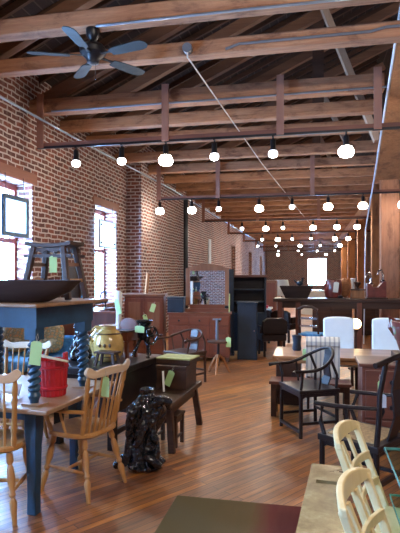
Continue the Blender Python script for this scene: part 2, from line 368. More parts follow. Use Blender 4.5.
# windows: sash frame and glass
def window(n, a, c, x, z0, z1, along='y'):
    fr = MB(); gl = MB(); t = .06
    def bx(mb, u0, u1, za, zb, d=.03):
        if along == 'y': mb.box(x-d, x+d, u0, u1, za, zb)
        else: mb.box(u0, u1, x-d, x+d, za, zb)
    for u0, u1, za, zb in ((a, a+t, z0, z1), (c-t, c, z0, z1), (a+t, c-t, z0, z0+t), (a+t, c-t, z1-t*1.6, z1), (a+t, c-t, z0+.56*(z1-z0)-.035, z0+.56*(z1-z0)+.035)): bx(fr, u0, u1, za, zb)
    bx(fr, (a+c)/2-.015, (a+c)/2+.015, z0+t, z1-t*1.6, .015)
    o = fr.build('window_%d' % n, M['sash']); struct(o)
    bx(gl, a+t, c-t, z0+t, z1-t*1.6, .003)
    gl.build('pane', M['glass'], o); return o
for i, (a, c) in enumerate(wins): window(i+1, a, c, WX-.3, ZB, ZT)
window(6, BW0, BW1, Y1+.2, BZ0, BZ1, 'x')
for i, (a, c) in enumerate(shut):
    o = struct(MB().box(SX-.24, SX-.18, a+.05, c-.05, 1.0, 3.05).build('window_%d' % (7+i), M['brown_v']))
    MB().box(SX-.18, SX-.15, a+.45*(c-a), a+.55*(c-a), 1.0, 3.05).build('centre_stile', M['mahog_v'], o)
for i, (a, c) in enumerate(wins):
    struct(MB().box(WX-.05, WX+.02, a-.12, c+.12, ZT, ZT+.17).build('trim_%d' % (i+1), M['lintel']))
    struct(MB().box(WX-.26, WX+.05, a-.02, c+.02, ZB-.04, ZB).build('trim_%d' % (i+11), M['lintel']))

# hanging panes in two windows
def hang_pane(y0, y1, z0, z1, x, fw, fmat, label, holes):
    t = thing('hanging_panel', label, 'panel', (x, (y0+y1)/2, z0)); h = (y1-y0)/2; H = z1-z0
    f = MB().box(-.02, .02, -h, -h+fw, 0, H).box(-.02, .02, h-fw, h, 0, H).box(-.02, .02, -h+fw, h-fw, 0, fw).box(-.02, .02, -h+fw, h-fw, H-fw, H)
    f.build('frame', fmat, t); MB().box(-.005, .005, -h+fw, h-fw, fw, H-fw).build('pane', M['frost'], t)
    for s in (-1, 1): MB().rod((0, s*h*.7, H), (-.02, s*h*.7, ZT+.02-z0), .006, 6).build('hanging_wire', M['iron'], t)
    if holes:
        for s in (-1, 1):
            for z in (.1, H-.1): MB().rod((.005, s*(h-.1), z), (.025, s*(h-.1), z), .02, 10).build('grommet', M['iron'], t)
    return t
hang_pane(6.46, 7.13, 2.15, 2.74, WX+.1, .06, M['blue'], 'bright panel in a grey blue frame hanging in the window above the dough bowl', False)
hang_pane(9.80, 10.70, 2.16, 2.73, WX+.1, .025, M['paper'], 'white panel with corner grommets hanging in the narrow window by the brick corner', True)

# ------------------------------------------------------------------ ceiling fan
t = thing('ceiling_fan', 'black five blade ceiling fan hanging from the roof beam', 'fan', (-2.28, 5.16, 3.95))
MB().lathe([(.02, .13), (.035, .14), (.07, .19), (.075, .258)], seg=20).build('canopy', M['iron'], t, True)
MB().rod((0, 0, .02), (0, 0, .2), .014, 10).build('downrod', M['iron'], t, True)
MB().lathe([(.03, -.11), (.06, -.10), (.07, -.06), (.10, -.03), (.135, .0), (.14, .05), (.11, .09), (.04, .11)], seg=24).build('motor_housing', M['iron'], t, True)
for k in range(5):
    a = R(-15+72*k); mtx = Matrix.Rotation(a, 4, 'Z') @ Matrix.Rotation(R(-11), 4, 'X')
    ol = [(.24, -.05), (.30, -.062), (.58, -.072), (.64, -.062), (.675, -.03), (.68, 0), (.675, .03), (.64, .062), (.58, .072), (.30, .062), (.24, .05)]
    bl = MB().loft([[mtx @ V((x, y, -.033)) for x, y in ol], [mtx @ V((x, y, -.025)) for x, y in ol]]).build('blade', M['fanblade'], t)
    ir = MB().loft([[mtx @ V((x, y, z)) for x, y in ((.11, -.02), (.2, -.012), (.3, -.035), (.3, .035), (.2, .012), (.11, .02))] for z in (-.024, -.014)])
    ir.build('blade_iron', M['iron'], bl)
MB().rod((.03, 0, -.28), (.03, 0, -.1), .004, 6).build('pull_chain', M['chrome'], t)
tag(MB().tube([(-2.2, 5.06, 4.19), (-.9, 5.05, 4.19), (.8, 5.06, 4.19), (1.5, 5.05, 4.2)], .014, 6).build('cable_conduit', M['conduit'], smooth=True), 'grey conduit along the beam that carries the ceiling fan', 'conduit')
tag(MB().tube([(-.95, 5.75, 4.13), (-.8, 5.74, 4.17), (.6, 5.74, 4.17), (.75, 5.74, 4.2), (1.6, 5.74, 4.2)], .014, 6).build('cable_conduit', M['conduit'], smooth=True), 'pale conduit with a kink along the second beam from the fan', 'conduit')
tag(MB().tube([(-3.9, 7.29, 4.1), (-1, 7.29, 4.1), (1.4, 7.29, 4.11)], .014, 6).build('cable_conduit', M['conduit'], smooth=True), 'thin conduit under the beam carrying the hanging boards', 'conduit')
tag(MB().tube([(-3.9, 3.0, 3.85), (-3.9, 8, 3.9), (SX+.1, 14, 4.0), (SX+.1, 24, 4.0), (SX+.1, 38, 4.0)], .019, 8).build('cable_conduit', M['conduit'], smooth=True), 'long grey conduit running down the top of the brick wall', 'conduit')
t = thing('junction_box', 'round junction box on a roof beam with a loose cable hanging from it', 'electrical box', (-1.38, 5.73, 4.16))
MB().rod((0, .022, 0), (0, -.05, 0), .055, 14).build('box', M['conduit'], t, True)
MB().tube([V(p)-V((-1.38, 5.73, 4.16)) for p in ((-1.38, 5.69, 4.13), (-1.378, 5.71, 4.06), (-1.22, 8.1, 4.0), (-1.05, 11.1, 3.97), (-.78, 14.5, 3.93), (-.44, 19.3, 3.9), (-.1, 23, 3.82), (.0, 23.4, 3.5))], .010, 6).build('cable', M['cable'], t, True)
tag(MB().rod((-3.82, 15.6, 0), (-3.82, 15.6, 3.93), .075, 12).build('drain_pipe', M['iron'], smooth=True), 'black vertical pipe against the brick wall', 'pipe')

# ------------------------------------------------------------------ lighting tracks
sp0 = None
def spot_proto():
    t = thing('track_light', 'x', 'spotlight')
    MB().box(-.012, .012, -.03, .03, -.02, 0).build('bracket', M['iron'], t)
    MB().lathe([(.0, -.05), (.035, -.05), (.038, -.055), (.038, -.16), (.05, -.19), (.05, -.205), (.0, -.205)], seg=14).build('lamp_can', M['iron'], t, True)
    MB().rod((0, 0, -.06), (0, 0, -.01), .012, 8).build('stem', M['iron'], t)
    MB().lathe([(.0, -.195), (.045, -.195), (.062, -.225), (.066, -.255), (.05, -.285), (.0, -.30)], seg=14).build('bulb', M['bulb'], t, True)
    return t
ords = ['first', 'second', 'third', 'fourth', 'fifth', 'sixth', 'seventh', 'eighth', 'ninth']
tracks = [
 (7.2, 3.53, -4.08, 2.4, (-4.02, -2.06, -.43, .84), [(-3.45, 0), (-2.73, 0), (-2.06, 1), (-1.35, 0), (-.53, 0), (.44, 1)], 'nearest light track'),
 (12.2, 3.44, -3.72, 2.6, (-3.66, -2.2, .0), [(-3.64, 1), (-2.84, 1), (-2.18, 0), (-1.22, 1), (-.46, 0), (.35, 1), (1.11, 1), (1.95, 1)], 'second light track'),
 (17.5, 3.44, -3.72, 2.4, (-3.66, -1.8, .2), [(-2.33, 0), (-1.53, 1), (-.96, 0), (.02, 1), (.78, 1), (1.41, 1)], 'third light track'),
 (23.0, 3.44, -3.72, 2.4, (-3.66, -1.8, .2), [(-2.17, 0), (-1.48, 1), (-.87, 0), (-.06, 0), (.94, 1), (1.49, 1)], 'fourth light track'),
 (28.3, 3.44, -3.72, 2.4, (-3.66, -1.8, .2), [(-2.9, 0), (-1.93, 0), (-.64, 1), (.4, 0), (1.42, 1)], 'fifth light track'),
 (34.5, 3.44, -3.72, 2.4, (-3.66, -1.8, .2), [(-2.2, 0), (-.9, 0), (.3, 0), (1.4, 0)], 'sixth light track'),
 (40.5, 3.44, -3.72, 2.4, (-3.66, -1.8, .2), [(-2.6, 1), (-.8, 0), (1.0, 1)], 'added farthest light track')]  # extra track added to brighten the end wall
protos = {}
def spotlamp(x, y, z, e, ang=130, tilt=(0, 0)):
    l = bpy.data.lights.new('spot_and_fill_lamp', 'POINT'); l.energy = e; l.color = (1, .86, .70); l.shadow_soft_size = .05
    l.energy = e*.42
    o = bpy.data.objects.new('spot_and_fill_lamp', l); COL.objects.link(o); o.location = (x, y, z)
    l = bpy.data.lights.new('flood_lamp', 'SPOT'); l.energy = e*.9; l.color = (1, .84, .66); l.spot_size = R(ang); l.spot_blend = .7; l.shadow_soft_size = .05
    o = bpy.data.objects.new('flood_lamp', l); COL.objects.link(o); o.location = (x, y, z-.01); return o
LAMP = 74
for y, z, x0, x1, posts, lamps, nm in tracks:
    t = thing('light_track', 'red brown rail with a black lighting track, the ' + nm, 'light track', (0, y, z), 0, 'lighting tracks')
    MB().box(x0, x1, -.02, .02, .012, .065).build('rail', M['redboard'], t)
    MB().box(x0, x1, -.02, .02, -.02, .012).build('track', M['iron'], t)
    for px in posts: MB().box(px-.05, px+.05, -.045, -.015 , -.01, 4.33-z).build('hanger_board', M['hangboard'], t)
    for i, (x, br) in enumerate(lamps):
        lab = '%s spotlight, %s from the brick wall on the %s' % ('glaring' if br else 'soft white', ords[i], nm)
        if br not in protos:
            p = spot_proto(); protos[br] = p; p.location = (x, y, z-.02); p['label'] = lab; p['group'] = 'track spotlights'
            if not br:
                for ch in p.children:
                    if ch.name.startswith('bulb'): ch.data.materials[0] = M['bulb_dim']
            else:
                for ch in p.children:
                    if ch.name.startswith('bulb'):
                        for v_ in ch.data.vertices: v_.co.x *= 1.6; v_.co.y *= 1.6; v_.co.z = -.195+(v_.co.z+.195)*1.45  # bright bulbs swollen in shape to stand in for glare
        else: dup(protos[br], (x, y, z-.02), 0, lab, 'track spotlights')
        spotlamp(x, y, z-.34, LAMP*(1.4 if br else .45) * (1 if y < 20 else 2.6) * (.4 if x < -3.2 or (x > 1 and y < 20) else 1))
for x, e in ((-1.6, .4), (.3, 2.0), (1.7, 2.0)):  # unseen fill lamps added overhead to light the beam fronts, no fixtures
    l = bpy.data.lights.new('spot_and_fill_lamp', 'POINT'); l.energy = LAMP*e; l.color = (1, .88, .76); l.shadow_soft_size = .06
    o = bpy.data.objects.new('spot_and_fill_lamp', l); COL.objects.link(o); o.location = (x, 1.2, 3.75)
for y in (10, 16, 22): spotlamp(4.6, y, 3.2, LAMP)  # lamps over the right aisle, out of view, without fixtures

# ------------------------------------------------------------------ chairs
LEGP = [(0, .014), (.12, .017), (.3, .025), (.36, .014), (.40, .024), (.46, .016), (.6, .026), (.75, .022), (.8, .013), (.84, .024), (1, .018)]
def windsor(label, loc, rz, arms=True, group='windsor chairs'):
    t = thing('windsor_chair', label, 'chair', loc, rz, group)
    ol = []
    for k in range(28):
        a = 2*PI*k/28; cx, sy = math.cos(a), math.sin(a)
        ex = .62; ol.append((.225*math.copysign(abs(cx)**ex, cx), .215*math.copysign(abs(sy)**ex, sy)))
    s = MB().loft([[V((x*.93, y*.93, .425)) for x, y in ol], [V((x, y, .437)) for x, y in ol], [V((x, y, .455)) for x, y in ol], [V((x*.96, y*.96, .465)) for x, y in ol], [V((x*.6, y*.6, .452)) for x, y in ol]])
    s.build('seat', M['pine'], t, True)
    for sx in (-1, 1):
        for sy in (-1, 1):
            MB().rod((sx*.215, sy*.21+(.03 if sy > 0 else 0), 0), (sx*.145, sy*.14, .432), LEGP, 10).build('leg', M['pine'], t, True)
        MB().rod((sx*.185, -.18, .19), (sx*.185, .19, .19), [(0, .009), (.5, .016), (1, .009)], 8).build('stretcher', M['pine'], t, True)
    MB().rod((-.185, 0, .19), (.185, 0, .19), [(0, .009), (.5, .017), (1, .009)], 8).build('stretcher', M['pine'], t, True)
    def bk(x, z): return (.165 + .10*(z-.46)/.45 + .03*(1-(x/.2)**2) - .02)
    for i in range(6):
        x = -.125+.05*i
        MB().rod((x, bk(x, .46), .455), (x*1.22, bk(x, .88), .885), [(0, .009), (.35, .0105), (.62, .008), (1, .007)], 7).build('spindle', M['pine'], t, True)
    for sx in (-1, 1):
        MB().rod((sx*.18, bk(.18, .46), .45), (sx*.215, bk(.2, .88), .885), [(0, .014), (.12, .02), (.2, .014), (.25, .021), (.35, .018), (.6, .016), (.7, .02), (.75, .014), (.8, .02), (1, .013)], 10).build('back_post', M['pine'], t, True)
    # crest rail with scrolled ears
    c = MB(); rings = []
    for i in range(25):
        u = -1+2*i/24; x = .255*u; au = abs(u)
        zt = .935 + (.022*math.exp(-((au-.9)/.13)**2)) - .012*math.exp(-(u/.5)**2)*0 - .012*(math.exp(-((au-.62)/.2)**2))
        zb = .868 + .03*max(0, (au-.72)/.28)**1.5 + .008*(1-au)
        if au > .95: zt -= .014; zb += .012
        yy = bk(x*.8, .9) + .0; th = .012
        rings.append([V((x, yy-th, zb)), V((x, yy+th, zb)), V((x, yy+th+.004, zt)), V((x, yy-th+.004, zt))])
    c.loft(rings).build('crest_rail', M['pine_pale'], t, False, .004)
    if arms:
        for sx in (-1, 1):
            MB().ribbon([(sx*.205, .20, .63), (sx*.25, .08, .632), (sx*.262, -.06, .63), (sx*.25, -.17, .625), (sx*.24, -.2, .618)], .022, .042).build('arm', M['pine'], t, False, .008)
            MB().rod((sx*.2, -.12, .455), (sx*.25, -.15, .622), [(0, .013), (.3, .019), (.45, .012), (.6, .018), (1, .011)], 9).build('arm_post', M['pine'], t, True)
            MB().rod((sx*.205, .02, .455), (sx*.255, .01, .622), [(0, .01), (.5, .012), (1, .008)], 8).build('arm_spindle', M['pine'], t, True)
    return t
windsor('honey pine windsor armchair with a green tag pulled up to the blue table', (-1.70, 3.66, 0), -106)
pw = windsor('pine windsor chair tucked under the front edge of the blue table, partly cut off', (-2.12, 3.17, 0), 194, False)
pw.scale = (1, 1, 1.05)
windsor('pale windsor chair behind the blue table in front of the blue sofa', (-2.74, 4.42, 0), 4, False)

# ------------------------------------------------------------------ stacked blue tables
def twist(mb, x, y, z0, z1, r, turns, sg=1):
    rings = []; n = 90
    for i in range(n+1):
        u = i/n; z = z0+(z1-z0)*u; e = min(1, min(u, 1-u)*14); ring = []
        for k in range(16):
            a = 2*PI*k/16; rr = r*(.84+.24*e*math.cos(2*a-sg*2*PI*turns*u*1.0)); ring.append(V((x+rr*math.cos(a), y+rr*math.sin(a), z)))
        rings.append(ring)
    mb.loft(rings); return mb
t = thing('dining_table', 'wood topped table with dark blue legs standing on the floor, holding a red bucket', 'table', (-1.67, 3.06, 0), -5)
MB().box(-1.5, 0, 0, 1.0, .69, .722).build('tabletop', M['tabletop'], t, False, .008)
MB().box(-1.35, -.19, .10, .125, .62, .69).box(-1.35, -.42, .875, .90, .62, .69).box(-.42, -.19, .875, .90, .66, .69).box(-.215, -.19, .125, .875, .66, .69).box(-1.35, -1.325, .125, .875, .62, .69).build('apron', M['blue'], t)
for x, y in ((-.165, .10), (-.33, .90), (-1.3, .10), (-1.3, .86)):
    MB().loft([[V((x+a*q, y+b*q, z)) for a, b in ((-1, -1), (1, -1), (1, 1), (-1, 1))] for z, q in ((0, .034), (.12, .032), (.45, .038), (.57, .046), (.69, .046))]).build('leg', M['blue'], t, False, .006)
UT = .7225
t = thing('console_table', 'tall dark blue table with barley twist legs, stacked on the lower table', 'table', (-1.80, 3.5, UT), -9)
H = .69
MB().box(-1.0, .145, -.45, .43, H-.025, H).build('tabletop', M['tabletop'], t, False, .007)
MB().box(-.9, .06, -.345, -.32, H-.17, H-.025).box(-.9, .06, .31, .335, H-.17, H-.025).box(.035, .06, -.32, .31, H-.17, H-.025).box(-.9, -.875, -.32, .31, H-.17, H-.025).build('apron', M['blue'], t)
for x in (.0, -.84):
    for y in (-.29, .29):
        l = MB().box(x-.046, x+.046, y-.046, y+.046, H-.25, H-.03)
        l.lathe([(.03, .11), (.042, .1), (.034, .085), (.045, .06), (.03, .025), (.03, .0)], (x, y, .0), 14)
        twist(l, x, y, .105, H-.25, .043, 7)
        lg = l.build('leg', M['blue'], t, True)
        MB().box(x-.06, x+.075, y-.06, y+.06, .0, .012).build('foot_pad', M['tabletop'], lg)
T2Z = UT + H + .0005
# dough bowl
t = thing('dough_bowl', 'long dark wooden dough bowl lying on the tall blue table', 'bowl', (-2.12, 3.3, T2Z), -3)
MB().lathe([(.30, 0), (.34, .004), (.50, .07), (.575, .135), (.585, .15), (.565, .152), (.48, .08), (.32, .02), (.05, .016)], (0, 0, 0), 32, 1, .36).build('bowl_body', M['bowlwood'], t, True)
# elm stool
t = thing('carved_stool', 'tall dark stool with splayed legs standing on the tall blue table', 'stool', (-1.93, 3.66, T2Z+.006), -4)
c = MB(); rings = []
for i in range(17):
    u = -1+2*i/16; x = .195*u; z = .39+.016*abs(u)**3
    rings.append([V((x, -.105, z)), V((x, .105, z)), V((x, .105, z+.03)), V((x, -.105, z+.03))])
c.loft(rings).build('seat', M['dark_wood'], t, False, .004)
for sx in (-1, 1):
    for sy in (-1, 1):
        MB().bar((sx*.195, sy*.135, 0), (sx*.125, sy*.085, .395), .042, .036, (0, 1, 0)).build('leg', M['dark_wood'], t, False, .004)
    for z in (.14, .26):
        f = z/.4
        MB().bar((sx*(.195-.07*f), -.135+.05*f, z), (sx*(.195-.07*f), .135-.05*f, z), .02, .026).build('rung', M['brown_v'] if z > .2 else M['pine'], t)
for sy in (-1, 1):
    o = [(-.17, .385), (-.17, .35), (-.12, .34), (-.09, .362), (-.05, .345), (0, .367), (.05, .345), (.09, .362), (.12, .34), (.17, .35), (.17, .385)]
    MB().prism(o, sy*.085-.009, sy*.085+.009).build('apron', M['dark_wood'], t)
    MB().bar((-.2, sy*.1, .325), (.2, sy*.1, .325), .016, .022).build('stretcher', M['dark_wood'], t)
# red bucket
t = thing('bucket', 'red ribbed wooden bucket standing between the twisted blue legs', 'bucket', (-1.86, 3.5, UT))
b = MB(); rings = []
for r_, z in ((.088, 0), (.092, .01), (.104, .2), (.107, .26), (.098, .26), (.094, .19), (.08, .02)):
    rings.append([V(((r_+.003*math.cos(k*PI))*math.cos(2*PI*k/40), (r_+.003*math.cos(k*PI))*math.sin(2*PI*k/40), z)) for k in range(40)])
b.loft(rings).build('bucket_body', M['red'], t)
for z in (.05, .2): MB().lathe([(.098+.05*z, z), (.104+.05*z, z+.004), (.104+.05*z, z+.016), (.098+.05*z, z+.02)], seg=32).build('hoop', M['red'], t, True)
for s in (-1, 1): MB().box(s*.098-.01, s*.098+.01, -.025, .025, .25, .315).build('ear', M['red'], t, False, .004)
tag(MB().tube([(-1.93, 3.4, 1.03), (-1.86, 3.38, 1.02), (-1.77, 3.4, 1.0), (-1.71, 3.44, .98)], .025, 8, .35).build('paper_strip', M['white_tag'], smooth=True), 'curled pale paper strip lying on the rim of the red bucket', 'paper')
# papers on the table
tag(MB().ribbon([(-2.45, 3.3, .765), (-2.3, 3.32, .785), (-2.15, 3.38, .785), (-2.07, 3.42, .765)], .22, .02, (0, 1, 0)).rough(.015, 9).build('crumpled_paper', M['paper']), 'crumpled pale wrapping paper on the blue table beside the bucket', 'paper')

# ------------------------------------------------------------------ price tags
def card(label, p, n, w=.055, h=.10, mat='green_tag', tilt=0, string=.05):
    """card hanging from p facing direction n (degrees about z, 0 faces -y)"""
    t = thing('price_tag', label, 'tag', p, n, 'price tags'); t.rotation_euler[1] = R(tilt)
    ol = [(-w/2, -h), (w/2, -h), (w/2, -.012), (w/4, 0), (-w/4, 0), (-w/2, -.012)]
    MB().prism(ol, -.0012, .0012).build('card', M[mat], t)
    MB().tube([(0, 0, -.008), (-.008, 0, string*.5), (0, .004, string), (.008, 0, string*.5), (0, 0, -.008)], .0018, 5).build('string', M['string'], t)
card('green price tag hanging from the crest of the pine armchair', (-1.452, 3.500, .872), -16, .07, .145)
card('green price tag tied round the nearer twisted blue leg', (-1.79, 3.15, 1.16), 4, .08, .16, tilt=6)
card('green price tag hanging under the seat of the tall dark stool', (-1.885, 3.55, T2Z+.33), 0, .062, .125, string=.03)
tag(MB().box(-1.80, -1.72, 3.585, 3.68, T2Z+.4365, T2Z+.442).build('white_label', M['white_paint']), 'small white paper lying on the end of the tall dark stool', 'paper')

# ------------------------------------------------------------------ sofa and pillows
t = thing('sofa', 'dark brown wooden sofa with a bright blue seat behind the tables', 'sofa', (-3.36, 6.05, 0))
MB().box(-.85, .85, .36, .45, .25, 1.12).build('backrest', M['mahog_v'], t, False, .03)
MB().box(-.85, .85, -.42, .36, .25, .42).build('seat_frame', M['dark_wood'], t, False, .01)
for s in (-1, 1): MB().box(s*.80-.06, s*.80+.06, -.42, .36, .42, .66).build('armrest', M['dark_wood'], t, False, .03)
for s in (-1, 1): MB().box(s*.37-.36, s*.37+.36, -.41, .24, .42, .56).build('seat_cushion', M['bluefab'], t, False, .04)
MB().box(-.73, .73, .24, .36, .42, .80).build('back_cushion', M['bluefab'], t, False, .04)
for x in (-.8, .8):
    for y in (-.36, .4): MB().lathe([(.03, 0), (.045, .12), (.04, .25)], (x, y, 0), 10).build('leg', M['dark_wood'], t)
for x, rz, lab in ((-3.82, -6, 'floral orange pillow on the blue sofa, the one nearer the brick wall'), (-3.36, 8, 'floral orange pillow on the blue sofa, beside the tall twisted leg')):
    p = MB().blob((0, 0, 0), (.24, .09, .24), 24, 14); p.v = [(math.copysign(abs(x_/.24)**.6, x_)*.21, y_, math.copysign(abs(z_/.24)**.6, z_)*.21) for x_, y_, z_ in p.v]
    o = p.build('pillow', M['floral'], None, True); o.location = (x, 6.19, .795); o.rotation_euler = (R(-14), 0, R(rz)); tag(o, lab, 'pillow', 'floral pillows')

# ------------------------------------------------------------------ dark long table, its bench and their clutter
t = thing('altar_table', 'long dark plank table loaded with a jug and black ironwork', 'table', (-1.63, 4.88, 0), -8)
MB().box(-.76, 0, -.52, .48, .685, .75).build('tabletop', M['black_wood'], t, False, .008)
for x in (-.1, -.68):
    for y in (-.42, .38): MB().box(x-.035, x+.035, y-.035, y+.035, 0, .685).build('leg', M['black_wood'], t, False, .005)
MB().box(-.70, -.08, .37, .39, .60, .685).box(-.70, -.08, -.43, -.41, .60, .685).build('apron', M['black_wood'], t)
MB().box(-.05, -.02, -.49, .45, .36, .684).build('side_panel', M['black_wood'], t)  # dark panel added to close off the black underside
MB().box(-.65, -.13, .365, .395, .12, .17).box(-.115, -.085, -.38, .34, .12, .17).build('stretcher', M['black_wood'], t)
t = thing('long_bench', 'low dark bench with splayed legs carrying a dark chest', 'bench', (-1.35, 4.98, 0), -3)
MB().box(-.19, .15, -.55, .55, .405, .45).build('bench_top', M['dark_wood'], t, False, .006)
for sx in (-1, 1):
    for sy in (-1, 1): MB().bar((-.02+sx*.165, sy*.47, 0), (-.02+sx*.12, sy*.41, .405), .06, .05, (0, 1, 0)).build('leg', M['dark_wood'], t, False, .005)
MB().box(-.15, -.12, -.42, .42, .33, .405).box(.085, .115, -.42, .42, .33, .405).build('apron', M['dark_wood'], t)
t = thing('wooden_chest', 'small dark lidded chest standing on the low bench', 'chest', (-1.375, 5.24, .4505), -3)
MB().box(-.16, .15, -.19, .2, 0, .19).build('chest_body', M['dark_wood'], t, False, .004)
MB().box(-.165, .155, -.195, .205, .191, .235).build('lid', M['dark_wood'], t, False, .006)
MB().box(-.03, .03, -.205, -.19, .13, .2).build('lock_plate', M['iron'], t)
t = thing('flat_box', 'yellow green shallow box lying on the dark chest', 'box', (-1.385, 5.26, .687), -8)
MB().box(-.18, .19, -.12, .16, 0, .045).build('box_body', M['dark_wood'], t, False, .004)
MB().box(-.185, .195, -.125, .165, .046, .062).build('lid', M['goldbox'], t, False, .003)
card('green price tag hanging on the front of the dark chest', (-1.37, 5.02, .64), -8, .07, .16, tilt=22)
tag(MB().bar((-1.43, 4.93, .452), (-1.46, 5.0, .64), .02, .012).build('folding_ruler', M['white_paint']), 'thin white stick leaning on the dark chest', 'stick')
t = thing('low_stool', 'small square dark stool on the floor beside the low bench', 'stool', (-1.33, 4.76, 0), -6)
MB().box(-.125, .125, -.115, .115, .275, .3).build('seat', M['dark_wood'], t, False, .005)
for sx in (-1, 1):
    for sy in (-1, 1): MB().box(sx*.1-.016, sx*.1+.016, sy*.09-.016, sy*.09+.016, 0, .275).build('leg', M['dark_wood'], t)
MB().box(-.09, .09, -.1, -.082, .22, .275).box(-.09, .09, .082, .1, .22, .275).box(-.108, -.092, -.08, .08, .22, .275).box(.092, .108, -.08, .08, .22, .275).build('apron', M['dark_wood'], t)
for sx in (-1, 1): MB().box(sx*.1-.008, sx*.1+.008, -.08, .08, .08, .1).build('stretcher', M['dark_wood'], t)
# gnarled root sculpture
t = thing('root_sculpture', 'black glossy gnarled root carving standing on the floor', 'sculpture', (-1.36, 4.12, 0), 0)
rings = []; rnd = random.Random(5)
prof = [(0, .135), (.04, .14), (.09, .105), (.15, .12), (.22, .11), (.3, .125), (.37, .115), (.44, .12), (.5, .125), (.55, .105), (.6, .07), (.63, .055), (.66, .062), (.665, .045), (.62, .035)]
prof2 = []
for (z0_, r0_), (z1_, r1_) in zip(prof[:-1], prof[1:]):
    for q in (0, .5): prof2.append((z0_+(z1_-z0_)*q, r0_+(r1_-r0_)*q))
prof = prof2+[prof[-1]]
for i, (z, r_) in enumerate(prof):
    ring = []
    for k in range(48):
        a = 2*PI*k/48; d = V((math.cos(a), math.sin(a), z*2.4)); wv = 1+(.5*noise.noise(d*2.3)+.38*noise.noise(d*4.6)+.25*noise.noise(d*9))*(1 if .02 < z < .56 else .25)
        ring.append(V((r_*wv*math.cos(a)-.02*math.sin(z*7), r_*wv*math.sin(a), z)))
    rings.append(ring)
sc = MB().loft(rings)
o = sc.build('trunk', M['root'], t, True, 0, 1)
for pts, rs in (([(.05, -.03, .5), (.11, -.05, .57), (.17, -.03, .585), (.215, .0, .555), (.2, .01, .49)], (.05, .045, .05, .052, .03)),
                ([(-.07, -.02, .32), (-.12, -.06, .24), (-.1, -.1, .13), (-.15, -.12, .03)], (.04, .045, .04, .03)),
                ([(.07, -.04, .3), (.125, -.06, .25), (.14, -.03, .17), (.08, -.08, .1)], (.04, .05, .045, .03)),
                ([(-.1, .02, .5), (-.14, .0, .42), (-.11, -.05, .36)], (.03, .035, .03)),
                ([(.0, -.1, .45), (.05, -.15, .38), (.01, -.15, .28), (-.05, -.13, .2)], (.03, .045, .04, .03)),
                ([(.02, -.1, .15), (.1, -.1, .1), (.17, -.07, .04)], (.04, .045, .03)),
                ([(-.1, -.05, .12), (-.2, -.08, .05), (-.24, -.1, .02)], (.05, .045, .02))):
    MB().tube(pts, list(rs), 10).rough(.012, 14).build('branch', M['root'], t, True, 0, 1)
# jug and its little stool
t = thing('footstool', 'tiny dark stool near the edge of the long dark table', 'stool', (-1.87, 4.56, .7535), -8)
MB().box(-.11, .11, -.065, .065, .115, .135).build('seat', M['dark_wood'], t, False, .006)
for sx in (-1, 1):
    for sy in (-1, 1): MB().bar((sx*.1, sy*.055, 0), (sx*.075, sy*.04, .115), .022, .022, (0, 1, 0)).build('leg', M['dark_wood'], t)
t = thing('amber_jug', 'big round amber glazed jug on the long dark table', 'jug', (-1.97, 4.83, .7505))
MB().lathe([(.085, 0), (.115, .02), (.148, .09), (.155, .16), (.14, .24), (.105, .295), (.075, .315), (.075, .345), (.088, .355), (.065, .355), (.06, .3)], seg=28).build('jug_body', M['amber'], t, True)
hp = [(-.07, .0, .33), (-.13, -.01, .335), (-.175, -.02, .29), (-.18, -.02, .22), (-.15, -.01, .17)]
MB().tube(hp, .014, 8).build('handle', M['amber'], t, True)
ey = MB()
for a in (-1.75, -1.42, -1.1): ey.blob((.152*math.cos(a), .152*math.sin(a), .17), (.016, .01, .02), 8, 6)
ey.build('painted_marks', M['amber_dark'], t, True)
for z in (.05, .27): MB().lathe([(.128 if z < .1 else .124, z), (.136 if z < .1 else .127, z+.006), (.131 if z < .1 else .12, z+.014)], seg=28, cap=False).build('glaze_band', M['amber_dark'], t, True)
t = thing('amber_jug', 'second amber jar mostly hidden behind the big round jug', 'jug', (-2.16, 5.1, .7505))
MB().lathe([(.07, 0), (.1, .03), (.125, .13), (.11, .22), (.07, .27), (.06, .29), (.07, .3), (.05, .3)], seg=24).build('jug_body', M['amber'], t, True)
MB().lathe([(.108, .2), (.118, .206), (.108, .216)], seg=24, cap=False).build('glaze_band', M['amber_dark'], t, True)
# black figure on the far end
t = thing('carved_figure', 'tall black carved figure beside the amber jug', 'sculpture', (-2.26, 4.80, .7505))
rings = []
for i in range(14):
    z = .42*i/13; r_ = .075+.03*math.sin(z*17)+(.02 if i < 2 else 0)-(.04 if i > 11 else 0)
    rings.append([V(((r_*(1+.35*noise.noise(V((math.cos(2*PI*k/20)*2, math.sin(2*PI*k/20)*2, z*9)))))*math.cos(2*PI*k/20), (r_*(1+.35*noise.noise(V((math.cos(2*PI*k/20)*2, math.sin(2*PI*k/20)*2, z*9)))))*math.sin(2*PI*k/20), z)) for k in range(20)])
MB().loft(rings).build('body', M['root'], t, True, 0, 1)
MB().tube([(.06, -.03, .3), (.11, -.05, .22), (.07, -.09, .16)], [.025, .028, .02], 8).build('arm', M['root'], t, True)
# little red brown commode chair
t = thing('child_chair', 'small red brown box seat with an arched back on the long dark table', 'chair', (-1.90, 5.08, .7505), -14)
for sx in (-1, 1):
    for sy in (-1, 1): MB().box(sx*.09-.014, sx*.09+.014, sy*.08-.014, sy*.08+.014, 0, .18).build('leg', M['mahog_v'], t)
MB().box(-.11, .11, -.1, .1, .18, .27).build('seat_box', M['mahog'], t, False, .006)
MB().box(-.118, .118, -.108, .108, .271, .285).build('seat', M['dark_wood'], t, False, .004)
MB().prism([(-.10, .285), (.10, .285), (.10, .34)]+[(.10*math.cos(a), .34+.06*math.sin(a)) for a in [PI*k/10 for k in range(1, 10)]]+[(-.10, .34)], .075, .095).build('backrest', M['mahog_v'], t)
